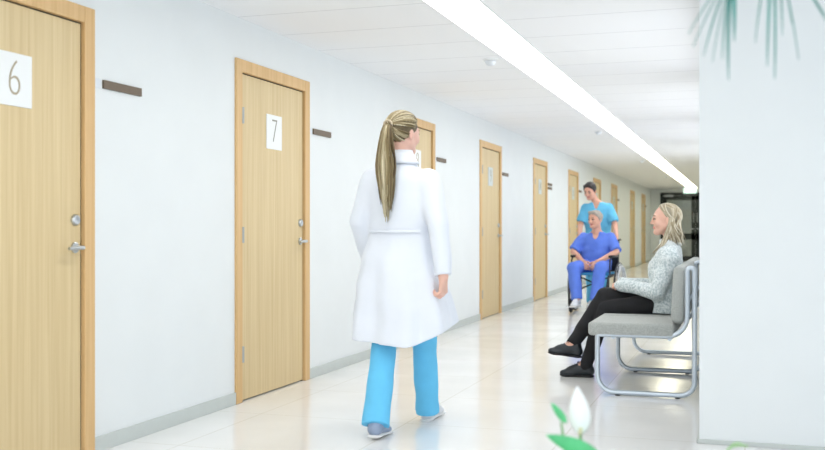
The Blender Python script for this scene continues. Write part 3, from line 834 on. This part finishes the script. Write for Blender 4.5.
tp = scalp_pt(hf, tie, 1.06); paths = []; tones = []
for i in range(150):
    a = rs.uniform(0, 6.283); r = math.sqrt(rs.random()); L = rs.uniform(.43, .53) * (1 - .18 * abs(math.cos(a)) * r)
    p = []
    for q in range(16):
        t = q / 15
        wx = .012 + .046 * math.sin(min(1, t * 1.6) * 1.57) * (1 - .55 * max(0, (t - .55) / .45)); wy = .010 + .016 * math.sin(min(1, t * 2) * 1.57)
        out = .045 * math.sin(min(1, t * 4) * 1.57) + .05 * (1 - math.exp(-5 * t))
        p.append((tp[0] + math.cos(a) * r * wx + .012 * t + .003 * math.sin(9 * t + i) - .0, tp[1] - out * .8 + math.sin(a) * r * wy + .01 * t, tp[2] + .018 * math.sin(min(1, t * 6) * 3.14) - L * t * (1 - .25 * math.exp(-10 * t))))
    paths.append(p); tones.append(min(1, max(0, rs.gauss(.92 - .85 * abs(math.cos(a) * r + .05) ** .8, .16))))
strands('ponytail', paths, .0048, HB, hr, tones=tones)
ttp = np.array(tp) + (0, -.018, 0)
MB().tube([tuple(ttp + np.array((.022 * math.cos(q * .3927), 0, .022 * math.sin(q * .3927)))) for q in range(16)], .006, 8, closed=True).build('hair_tie', mat('beige_elastic', srgb(200, 185, 160), .7), hr, True)

# ---------------- man in the wheelchair (built in the chair's frame)
mn = empty('person', (WC[0], WC[1], 0), R(175), 'grey-haired man in royal blue scrubs sitting in the wheelchair with hands together on his lap', 'person')
SK2 = skin('ruddy_skin', srgb(224, 172, 150))
hf = Fr((.012, -.045, 1.205), R(-26), R(-2))
body = head(hf, male=True, neck=(0, -.10, 1.03), nr=.056)
body += [ST([(.54, 0, -.09, .15, .11), (.65, 0, -.08, .16, .12), (.80, 0, -.09, .165, .12), (.95, 0, -.11, .175, .11), (1.02, 0, -.12, .12, .07), (1.06, 0, -.11, .055, .05)])]
mRS, mRE, mRW = (.18, -.11, .985), (.285, .02, .785), (.105, .235, .66)
mLS, mLE, mLW = (-.18, -.11, .985), (-.285, .02, .785), (-.09, .245, .66)
body += [CH([mRS, mRE, mRW], [.048, .040, .029], k=.03), CH([mLS, mLE, mLW], [.048, .040, .029], k=.03)]
body += hand(mRW, (-.45, .45, -.55), (-.55, -.35, -.5), (25, 35, 25), 6, 20, 1.05)
body += hand(mLW, (.40, .45, -.60), (.55, -.35, -.5), (25, 35, 25), 6, 20, 1.05, left=True)
rk, rA, lk, lA = (.185, .41, .585), (.115, .50, .20), (-.165, .42, .585), (-.12, .50, .20)
body += [CH([(.10, -.05, .60), rk, rA], [.075, .055, .036], k=.03), CH([(-.10, -.05, .60), lk, lA], [.075, .055, .036], k=.03)]
body += [CH([rA, (.12, .60, .135)], [.034, .028]), CH([lA, (-.13, .60, .135)], [.034, .028])]
sdf('body', body, slots(SK2, M_BROWG), mn, .007, (((-.12, .14, .0035),), ((-.15, .10, .0035), (.22, .36, .005)), ((1.05, 1.35, .0035), (.55, .72, .005))))
M_RB = mat('royal_blue_scrub', srgb(96, 132, 232), rough=.85, noise=.05, nscale=14, bump=.1, bscale=40)
top = [ST([(.545, 0, -.08, .185, .135), (.65, 0, -.07, .195, .145), (.80, 0, -.085, .195, .14), (.93, 0, -.11, .20, .125), (1.0, 0, -.12, .165, .095), (1.04, 0, -.115, .09, .075)])]
for s_, e_ in ((mRS, mRE), (mLS, mLE)):
    e2 = np.array(s_) + (np.array(e_) - s_) * .93
    top += [CH([np.array(s_) + (0, 0, -.01), e2], [.064, .074], k=.03, flat=True)]
top += [CH([(0, .0, .93), (0, -.03, 1.04), (0, -.05, 1.10)], [.008, .05, .07], k=.006, op='s')]
tp_ = sdf('scrub_top', top, [M_RB], mn, .007, disp=folds(.006, 5, 26, 30))
MB().box((-.012, .062, .80), (.05, .070, .90), .002).build('chest_pocket', M_RB, tp_)
tr_ = [ST([(.53, 0, -.07, .17, .13), (.62, 0, -.06, .165, .12)], k=.03), CH([(.10, -.05, .605), rk, (.115, .495, .19)], [.095, .083, .072], k=.02, flat=True), CH([(-.10, -.05, .605), lk, (-.12, .49, .19)], [.095, .083, .072], k=.02, flat=True)]
sdf('trousers', tr_, [M_RB], mn, .007, disp=folds(.005, 2, 24, 24))
shoe(mn, (.118, .51, .105), R(-5), R(-2), M_WSHOE, M_WSOLE, .26); shoe(mn, (-.128, .51, .105), R(6), R(-2), M_WSHOE, M_WSOLE, .26)
M_GH = mat('grey_hair', srgb(176, 168, 158), .8, noise=.22, nscale=90, bump=.8, bscale=120)
def face_plane(hf, a, b, c, lz0):
    Q = hf.Q
    def fn(X, Y, Z):
        px, py, pz = X - F32(hf.o[0]), Y - F32(hf.o[1]), Z - F32(hf.o[2])
        ly = px * F32(Q[0, 1]) + py * F32(Q[1, 1]) + pz * F32(Q[2, 1]); lz = px * F32(Q[0, 2]) + py * F32(Q[1, 2]) + pz * F32(Q[2, 2])
        return np.maximum(ly - (a + b * lz), (lz0 + c * (ly + .02)) - lz)
    return CUT(fn)
sdf('hair', [EL(hf(0, -.014, .036), (.090, .104, .094), hf.Q), CH([hf(-.045, .055, .095), hf(.045, .055, .098)], .018, k=.02), face_plane(hf, .006, .80, .8, -.03)], [M_GH], mn, .005, disp=folds(.003, 9, 120, 90))

# ---------------- nurse behind the wheelchair
NX, NY = -1.935, 13.93
nu = empty('person', (NX, NY, 0), R(176), 'dark-haired nurse in a light blue tunic standing behind the wheelchair and pushing it', 'person')
SK3 = skin('nurse_skin', srgb(222, 168, 146))
hf = Fr((.085, .09, 1.605), R(-14), R(-22))
body = head(hf, neck=(.015, .0, 1.455), nr=.046)
body += [ST([(.86, 0, -.03, .14, .095), (.95, 0, -.03, .15, .10), (1.08, 0, -.03, .125, .085), (1.25, 0, -.015, .14, .09), (1.36, 0, 0, .15, .085), (1.42, 0, .0, .11, .06), (1.47, 0, .0, .05, .045)])]
nRS, nRE, nRW = (.165, .0, 1.385), (.225, .06, 1.13), (.175, .31, .995)
nLS, nLE, nLW = (-.165, .0, 1.385), (-.255, .06, 1.13), (-.32, .31, .995)
body += [CH([nRS, nRE, nRW], [.044, .036, .027], k=.03), CH([nLS, nLE, nLW], [.044, .036, .027], k=.03)]
# handles of the chair sit at local (-+.25 + offset, NY-WC)
hx = NX - WC[0]
body += hand(nRW, (.06, .75, -.65), (.0, -.65, -.75), (40, 55, 35), 3, 30)
body += hand(nLW, (.03, .75, -.65), (.0, -.65, -.75), (40, 55, 35), 3, 30, left=True)
body += [CH([(.085, -.03, .90), (.09, .0, .49), (.09, -.04, .10)], [.07, .05, .036], k=.03), CH([(-.085, -.03, .90), (-.09, .0, .49), (-.09, -.04, .10)], [.07, .05, .036], k=.03)]
body += [CH([(.09, -.04, .08), (.095, .08, .045)], [.034, .028]), CH([(-.09, -.04, .08), (-.095, .08, .045)], [.034, .028])]
sdf('body', body, slots(SK3, M_BROWD), nu, .007, (((-.02, .18, .0035),), ((-.05, .2, .0035),), ((1.45, 1.75, .0035), (.9, 1.03, .0055))))
M_LB = mat('light_blue_tunic', srgb(104, 190, 230), rough=.85, noise=.04, nscale=14, bump=.1, bscale=40)
top = [ST([(.78, 0, -.03, .205, .145), (.90, 0, -.03, .195, .135), (1.05, 0, -.03, .172, .12), (1.22, 0, -.015, .185, .125), (1.34, 0, -.002, .19, .11), (1.41, 0, .0, .155, .082), (1.455, 0, .0, .09, .062)])]
for s_, e_ in ((nRS, nRE), (nLS, nLE)):
    e2 = np.array(s_) + (np.array(e_) - s_) * .80
    top += [CH([np.array(s_) + (0, 0, -.008), e2], [.060, .072], k=.03, flat=True)]
top += [CH([(0, .12, 1.33), (.005, .07, 1.44), (.01, .03, 1.52)], [.006, .045, .065], k=.006, op='s')]
nt_ = sdf('tunic', top, [M_LB], nu, .007, disp=folds(.005, 11, 22, 26))
tr_ = [ST([(.80, 0, -.03, .16, .11), (.95, 0, -.03, .155, .11)], k=.02), CH([(.085, -.03, .85), (.09, .0, .49), (.09, -.04, .1)], [.092, .072, .07], k=.02), CH([(-.085, -.03, .85), (-.09, 0, .49), (-.09, -.04, .1)], [.092, .072, .07], k=.02), CUT(hemcut(.06))]
sdf('trousers', tr_, [M_LB], nu, .008, disp=folds(.004, 12, 22, 22))
shoe(nu, (.09, .0, 0), 0, 0, M_WSHOE, M_WSOLE, .24); shoe(nu, (-.09, .0, 0), 0, 0, M_WSHOE, M_WSOLE, .24)
M_DH = mat('dark_brown_hair', srgb(30, 24, 24), .45, noise=.3, nscale=40, stretch=(3, 1, 1))
sdf('hair', [EL(hf(0, -.014, .034), (.086, .104, .094), hf.Q), SP(hf(0, -.105, .02), .035, k=.02), CH([hf(-.04, .05, .088), hf(.05, .045, .09)], .016, k=.02), face_plane(hf, .018, .62, .8, -.035)], [M_DH], nu, .005)

# ---------------- woman on the bench
wo = empty('person', (-.535, 7.46, 0), R(90), 'blonde woman in a pale grey sweater and black trousers sitting cross-legged on the bench', 'person')
SK4 = skin('fair_skin_seated', srgb(230, 184, 164))
hf = Fr((.0, .010, 1.152), R(4), R(2))
body = head(hf, neck=(0, -.025, .985), nr=.044)
body += [ST([(.49, 0, -.005, .14, .10), (.60, 0, -.0, .15, .105), (.72, 0, .0, .12, .085), (.84, 0, .0, .135, .09), (.92, 0, -.015, .14, .075), (.965, 0, -.025, .10, .055), (1.0, 0, -.025, .046, .042)])]
# left side (-x) is nearest the camera
wLS, wLE, wLW = (-.155, -.035, .885), (-.20, .055, .645), (-.070, .325, .675)
wRS, wRE, wRW = (.155, -.035, .885), (.20, .065, .645), (.050, .325, .690)
body += [CH([wLS, wLE, wLW], [.042, .034, .024], k=.03), CH([wRS, wRE, wRW], [.042, .034, .024], k=.03)]
body += hand(wLW, (.75, .55, -.15), (.1, -.3, -1), (40, 50, 35), 3, 25, .90, left=True)
body += hand(wRW, (-.75, .60, -.10), (-.1, -.3, -1), (40, 50, 30), 3, 25, .90)
# right leg crossed over the left
kR, aR = (-.02, .445, .585), (-.10, .665, .245)
kL, aL = (-.085, .43, .50), (-.10, .565, .105)
body += [CH([(.09, 0, .56), kR, aR], [.072, .052, .034], k=.02), CH([(-.09, .0, .55), kL, aL], [.068, .048, .034], k=.015)]
body += [CH([aR, (-.10, .79, .175)], [.032, .026]), CH([aL, (-.10, .67, .05)], [.032, .026])]
sdf('body', body, slots(SK4, M_BROWF, mat('rosy_lips', srgb(214, 128, 120), .4)), wo, .006, (((-.1, .1, .0032),), ((-.1, .14, .003), (.28, .45, .004)), ((.98, 1.28, .003), (.58, .72, .0045))))
def knit():
    m = bpy.data.materials.new('mottled_pale_knit'); m.use_nodes = True; N = m.node_tree.nodes; L = m.node_tree.links
    p = N['Principled BSDF']; p.inputs['Roughness'].default_value = .95; p.inputs['Sheen Weight'].default_value = .3
    tc = N.new('ShaderNodeTexCoord'); n = N.new('ShaderNodeTexNoise'); n.inputs['Scale'].default_value = 75; n.inputs['Detail'].default_value = 5
    L.new(tc.outputs['Object'], n.inputs['Vector'])
    r = N.new('ShaderNodeValToRGB'); r.color_ramp.elements[0].position = .36; r.color_ramp.elements[1].position = .62
    r.color_ramp.elements[0].color = srgb(176, 192, 196); r.color_ramp.elements[1].color = srgb(232, 239, 240)
    L.new(n.outputs['Fac'], r.inputs[0]); L.new(r.outputs[0], p.inputs['Base Color'])
    v = N.new('ShaderNodeTexVoronoi'); v.inputs['Scale'].default_value = 110; L.new(tc.outputs['Object'], v.inputs['Vector'])
    bp = N.new('ShaderNodeBump'); bp.inputs['Strength'].default_value = .5; bp.inputs['Distance'].default_value = .006
    L.new(v.outputs['Distance'], bp.inputs['Height']); L.new(bp.outputs[0], p.inputs['Normal'])
    return m
M_KNIT = knit()
top = [ST([(.485, 0, .0, .185, .125), (.56, 0, .005, .185, .13), (.68, 0, .01, .16, .118), (.80, 0, .015, .168, .122), (.88, 0, -.0, .175, .105), (.94, 0, -.02, .15, .082), (.975, 0, -.025, .095, .066), (.998, 0, -.022, .070, .062)])]
for s_, e_, w_ in ((wLS, wLE, wLW), (wRS, wRE, wRW)):
    top += [CH([np.array(s_) + (0, 0, -.005), e_, np.array(e_) + (np.array(w_) - e_) * 1.0], [.064, .060, .040], k=.035)]
sw = sdf('sweater', top, [M_KNIT], wo, .006, disp=folds(.0055, 21, 30, 34))
band('collar', [(.965, 0, -.024, .100, .078), (.985, 0, -.022, .088, .074), (1.005, 0, -.018, .076, .070), (1.012, 0, -.016, .068, .064), (1.005, 0, -.016, .060, .058)], mat('pale_rib_knit', srgb(218, 224, 224), .95, bump=.5, bscale=200), sw, 0, 360, .006)
M_BT = mat('black_trouser_cotton', srgb(22, 22, 26), rough=.85, noise=.2, nscale=16, bump=.1, bscale=60)
tr_ = [ST([(.485, 0, -.0, .165, .115), (.58, 0, .0, .165, .115)], k=.03),
       CH([(.09, .0, .565), kR, np.array(kR) + (np.array(aR) - kR) * 1.02], [.086, .068, .046], k=.02, flat=True), CH([(-.09, .0, .56), kL, np.array(aL) + (0, 0.008, -.02)], [.080, .060, .046], k=.015)]
sdf('trousers', tr_, [M_BT], wo, .006, disp=folds(.003, 31, 30, 30))
M_LACE = mat('grey_lace', srgb(84, 90, 96), .8); M_KS = mat('black_shoe_leather', srgb(36, 42, 48), .4); M_KSO = mat('black_shoe_sole', srgb(26, 28, 32), .6)
shoe(wo, (-.10, .600, .0), R(2), 0, M_KS, M_KSO, .25, M_LACE)
shoe(wo, (-.10, .690, .145), R(2), R(6), M_KS, M_KSO, .25, M_LACE)
# hair: side parting, falling behind the ear to the shoulder
HB2 = hair_mat('cool_blonde_hair', [srgb(108, 90, 64), srgb(172, 158, 128), srgb(232, 226, 208)])
hc = sdf('hair', [EL(hf(0, -.016, .034), (.0765, .097, .084), hf.Q), face_plane(hf, -.018, .74, 1.1, .0),], [mat('cool_blonde_base', srgb(150, 142, 122), .6)], wo, .005)
paths = []; tones = []; rs = random.Random(8)
for i in range(560):
    s_ = rs.choice((-1, 1)); y0 = rs.uniform(-.80, .80)
    top_ = nrm((s_ * rs.uniform(.02, .12), y0, 1.0))
    # direction on the side where the lock leaves the skull, swept back behind the ear
    back = rs.random()
    if back < .5: side = nrm((s_ * 1.0, -.30 - .30 * rs.random(), -.30))
    else: side = nrm((s_ * rs.uniform(.0, .95), -1.0, -.35))
    p = []
    nq = 9
    for q in range(nq):
        t = q / (nq - 1)
        if y0 > .1 and back < .5:
            fwd = np.array([s_ * .95, .42, .40 - .25 * t]); w0 = (1 - t) ** 2; w1 = 2 * t * (1 - t); w2 = t * t
            dv = nrm(top_ * w0 + nrm(fwd) * w1 * .8 + side * w2 + 1e-5)
        else: dv = nrm(top_ * (1 - t) + side * t + 1e-5)
        p.append(scalp_pt(hf, dv, .985 + (i % 6) * .008))
    e = np.array(p[-1]); Ln = rs.uniform(.11, .20)
    endx = e[0] * .95 + s_ * .012; endy = -.045 + rs.gauss(0, .022) - .02 * back
    for q in range(1, 8):
        t = q / 7
        p.append(np.array([e[0] * (1 - t) + endx * t + .004 * math.sin(t * 5 + i), e[1] * (1 - t) + (endy - .010) * t + .010 * math.sin(t * 3), e[2] - Ln * t]))
    paths.append(p); tones.append(min(1, max(0, rs.gauss(.55, .24))))
# locks that fall forward over the near shoulder on to the chest
for i in range(110):
    s_ = -1 if i % 4 else 1
    st = np.array(scalp_pt(hf, nrm((s_ * 1.0, -.10 - .35 * rs.random(), -.15)), 1.03))
    ex_ = s_ * rs.uniform(.075, .10); ey = rs.uniform(.045, .10); ez = rs.uniform(.84, .92)
    m1 = np.array([s_ * .075, -.015 + rs.gauss(0, .01), 1.03])
    p = [st * (1 - t) ** 2 + m1 * 2 * t * (1 - t) + np.array([ex_, ey, ez]) * t * t + np.array([0, .004 * math.sin(6 * t + i), 0]) for t in np.linspace(0, 1, 12)]
    paths.append(p); tones.append(min(1, max(0, rs.gauss(.65, .2))))
strands('hair_locks', paths, .0034, HB2, hc, tones=tones)

# ------------------------------------------------------------------ plants in the lobby
M_LEAFG = mat('deep_green_leaf', srgb(92, 196, 130), rough=.4, noise=.15, nscale=14)
M_LEAFY = mat('bright_green_leaf', srgb(120, 200, 60), rough=.4, noise=.12, nscale=14)
M_STEM = mat('green_stem', srgb(110, 165, 100), .5)
M_SPA = mat('white_spathe', srgb(248, 250, 248), .5)
M_SPX = mat('cream_spadix', srgb(232, 226, 180), .7, bump=.5, bscale=200)
M_POT = mat('white_ceramic_pot', srgb(228, 228, 224), .3)
M_SOIL = mat('dark_soil', srgb(60, 45, 34), .95, noise=.3, nscale=60, bump=.8, bscale=80)
def blade(base, tip, width, droop=.1, side=None, cup=.15, n=12, w0=None):
    """leaf surface from base to tip: rows of five points with a raised midrib"""
    base = Vector(base); tip = Vector(tip); ax_ = tip - base; L = ax_.length
    sd = Vector(side) if side else ax_.cross(Vector((0, 0, 1)))
    sd = (sd - ax_ * sd.dot(ax_) / (L * L)).normalized(); nn = sd.cross(ax_).normalized()
    if nn.z < 0: nn = -nn
    rows = []
    for i in range(n + 1):
        t = i / n; w_ = width * (math.sin(math.pi * t ** .75) ** .8 if t < 1 else 0) + .0008
        c = base + ax_ * t + nn * (droop * L * math.sin(math.pi * t))
        rows.append([tuple(c + sd * (u * w_) + nn * (abs(u) * cup * w_)) for u in (-1, -.5, 0, .5, 1)])
    return rows
def pot(parent, r, h):
    MB().lathe([(.001, 0), (r * .72, 0), (r * .78, .01), (r, h), (r * .93, h), (r * .9, h - .03), (.001, h - .03)], 40).build('pot', M_POT, parent, True, autos=True)
    MB().lathe([(.001, h - .045), (r * .9, h - .045), (r * .9, h - .02), (.001, h - .012)], 30).build('soil', M_SOIL, parent, True)
LY = (-.36, 2.42, 0)
ly = empty('peace_lily', LY, 0, 'white-flowered leafy plant in the blurred foreground below the seated woman', 'plant')
pot(ly, .14, .24)
rs = random.Random(4)
for k in range(16):
    a = k * 2.4 + .3; rr = rs.uniform(.08, .18); zt = rs.uniform(.34, .49)
    mid_ = (math.cos(a) * rr * .45, math.sin(a) * rr * .45, zt - .02)
    st = MB().tube([(math.cos(a) * .03, math.sin(a) * .03, .2), (mid_[0] * .7, mid_[1] * .7, zt * .75), mid_], [.005, .004, .003], 7).build('stem', M_STEM, ly, True)
    MB().grid(blade(mid_, (math.cos(a) * (rr + .09), math.sin(a) * (rr + .09), zt - rs.uniform(.0, .09)), .034, .12)).build('leaf', M_LEAFG, ly, True, .0012)
def spathe(p, h, lean, parent, w=.03):
    stm = MB().tube([(0, 0, .2), (p[0] * .6, p[1] * .6, .38), (p[0], p[1], p[2])], [.005, .0045, .004], 8).build('flower_stem', M_STEM, parent, True)
    rows = []
    for i in range(15):
        t = i / 14; w_ = w * math.sin(math.pi * min(1, t * .96 + .03) ** .8) ** .9 * (1 - .25 * t)
        row = []
        for u in np.linspace(-1, 1, 9):
            row.append((p[0] + lean[0] * t + u * w_ * .95, p[1] + lean[1] * t - (.4 - u * u) * w_ * .55, p[2] + h * t))
        rows.append(row)
    MB().grid(rows).build('spathe', M_SPA, parent, True, .0015)
    MB().tube([(p[0], p[1] - .010, p[2]), (p[0] + .002, p[1] + .006, p[2] + h * .2), (p[0] + .004, p[1] + .008, p[2] + h * .5)], [.004, .006, .004], 10).build('spadix', M_SPX, parent, True)
lx, lyy = LY[0], LY[1]
spathe((-.030, .082, .578), .118, (-.008, .0), ly, .032)
MB().grid(blade((-.062, .065, .605), (-.098, .055, .655), .009, .05, side=(.8, .1, .6))).build('young_leaf', M_LEAFG, ly, True, .001)
MB().tube([(0, .01, .2), (-.05, .05, .45), (-.075, .065, .607)], .003, 7).build('stem', M_STEM, ly, True)
MB().tube([(0, 0, .2), (-.03, .0, .4), (-.035, .02, .535)], .003, 7).build('stem', M_STEM, ly, True)
MB().grid(blade((.03, .02, .535), (-.095, -.03, .592), .020, .02, side=(.2, 0, 1))).build('leaf', M_LEAFG, ly, True, .001)
# second plant: only the tips of its bright leaves reach the picture
sp = empty('potted_plant', (.07, 2.82, 0), 0, 'bright green leaf tip of a potted plant at the bottom edge of the white wall', 'plant')
pot(sp, .12, .22)
for k in range(13):
    a = k * 2.4 + 1.1; rr = rs.uniform(.06, .14); zt = rs.uniform(.33, .45)
    md_ = (math.cos(a) * rr * .4, math.sin(a) * rr * .4, zt)
    MB().tube([(math.cos(a) * .02, math.sin(a) * .02, .18), (md_[0] * .6, md_[1] * .6, zt * .8), md_], .003, 7).build('stem', M_STEM, sp, True)
    MB().grid(blade(md_, (math.cos(a) * (rr + .07), math.sin(a) * (rr + .07), zt - .03), .026, .12)).build('leaf', M_LEAFY, sp, True, .001)
MB().tube([(0, 0, .18), (-.03, -.06, .4), (-.11, -.18, .53)], .003, 7).build('stem', M_STEM, sp, True)
MB().grid(blade((-.115, -.185, .53), (-.08, -.19, .556), .008, .1)).build('leaf', M_LEAFY, sp, True, .001)
MB().grid(blade((-.11, -.18, .532), (-.06, -.185, .546), .010, .12)).build('leaf', M_LEAFY, sp, True, .001)

# fan palm: trunk outside the frame on the right, two fans hang into the top of the picture
pm = empty('potted_palm', (.80, 2.25, 0), 0, 'fan palm whose drooping blue-green leaf tips hang over the white wall at top right', 'plant')
M_PALM = mat('blue_green_palm_leaf', srgb(70, 148, 138), rough=.5, noise=.15, nscale=10)
M_TRUNK = mat('fibrous_trunk', srgb(120, 98, 74), .9, noise=.3, nscale=40, stretch=(1, 1, .3), bump=.8, bscale=50)
pot(pm, .20, .34)
MB().tube([(0, 0, .3), (.01, .01, .7), (-.01, 0, 1.1), (0, 0, 1.42)], [.045, .04, .038, .045], 14).build('trunk', M_TRUNK, pm, True)
ox, oy = .80, 2.25
def fan(hub, tips, st):
    hub = Vector(hub)
    pt = MB().tube([(0, 0, 1.40), Vector((0, 0, 1.40)).lerp(hub, .45) + Vector((0, 0, .12)), hub], [.006, .0045, .0035], 8).build('petiole', M_STEM, pm, True)
    for t_, w_ in tips:
        MB().grid(blade(hub, t_, w_ * .47, .02, cup=.6, n=10)).build('leaflet', M_PALM, pm, True, .0008)
def wpt(x, y_, z): return (x - ox, y_ - oy, z)
fan(wpt(-.022, 2.311, 1.665), [(wpt(x, y_, z), w) for x, y_, z, w in (
    (-.118, 2.28, 1.518, .006), (-.108, 2.27, 1.487, .004), (-.086, 2.29, 1.470, .009), (-.068, 2.31, 1.458, .005), (-.047, 2.30, 1.462, .008), (-.034, 2.32, 1.418, .010), (-.022, 2.30, 1.50, .007),
    (-.20, 2.30, 1.62, .008), (-.22, 2.33, 1.70, .008), (-.18, 2.36, 1.80, .008), (-.08, 2.36, 1.87, .008), (.02, 2.34, 1.86, .008))], 0)
fan(wpt(.060, 2.343, 1.715), [(wpt(x, y_, z), w) for x, y_, z, w in (
    (.022, 2.33, 1.50, .007), (.046, 2.31, 1.443, .005), (.062, 2.335, 1.419, .004), (.078, 2.35, 1.515, .006), (.112, 2.357, 1.461, .004), (.098, 2.35, 1.54, .008),
    (.17, 2.377, 1.545, .006), (.19, 2.39, 1.52, .005), (.00, 2.38, 1.90, .008), (.10, 2.40, 1.93, .008), (.24, 2.38, 1.66, .007))], 1)
for a, z in ((10, 1.75), (75, 1.8), (140, 1.7), (250, 1.72), (320, 1.78)):
    c = Vector((.30 * math.cos(R(a)), .30 * math.sin(R(a)), z))
    if a == 140: c = Vector((.05, .42, 1.75))
    o_ = Vector((math.cos(R(a)), math.sin(R(a)), 0))
    s_ = Vector((-o_.y, o_.x, 0))
    fan(c, [(c + (o_ * math.cos(R(q)) + s_ * math.sin(R(q))) * .22 + Vector((0, 0, -.10 - .03 * (k % 3))), .009) for k, q in enumerate(range(-90, 91, 20))], a)
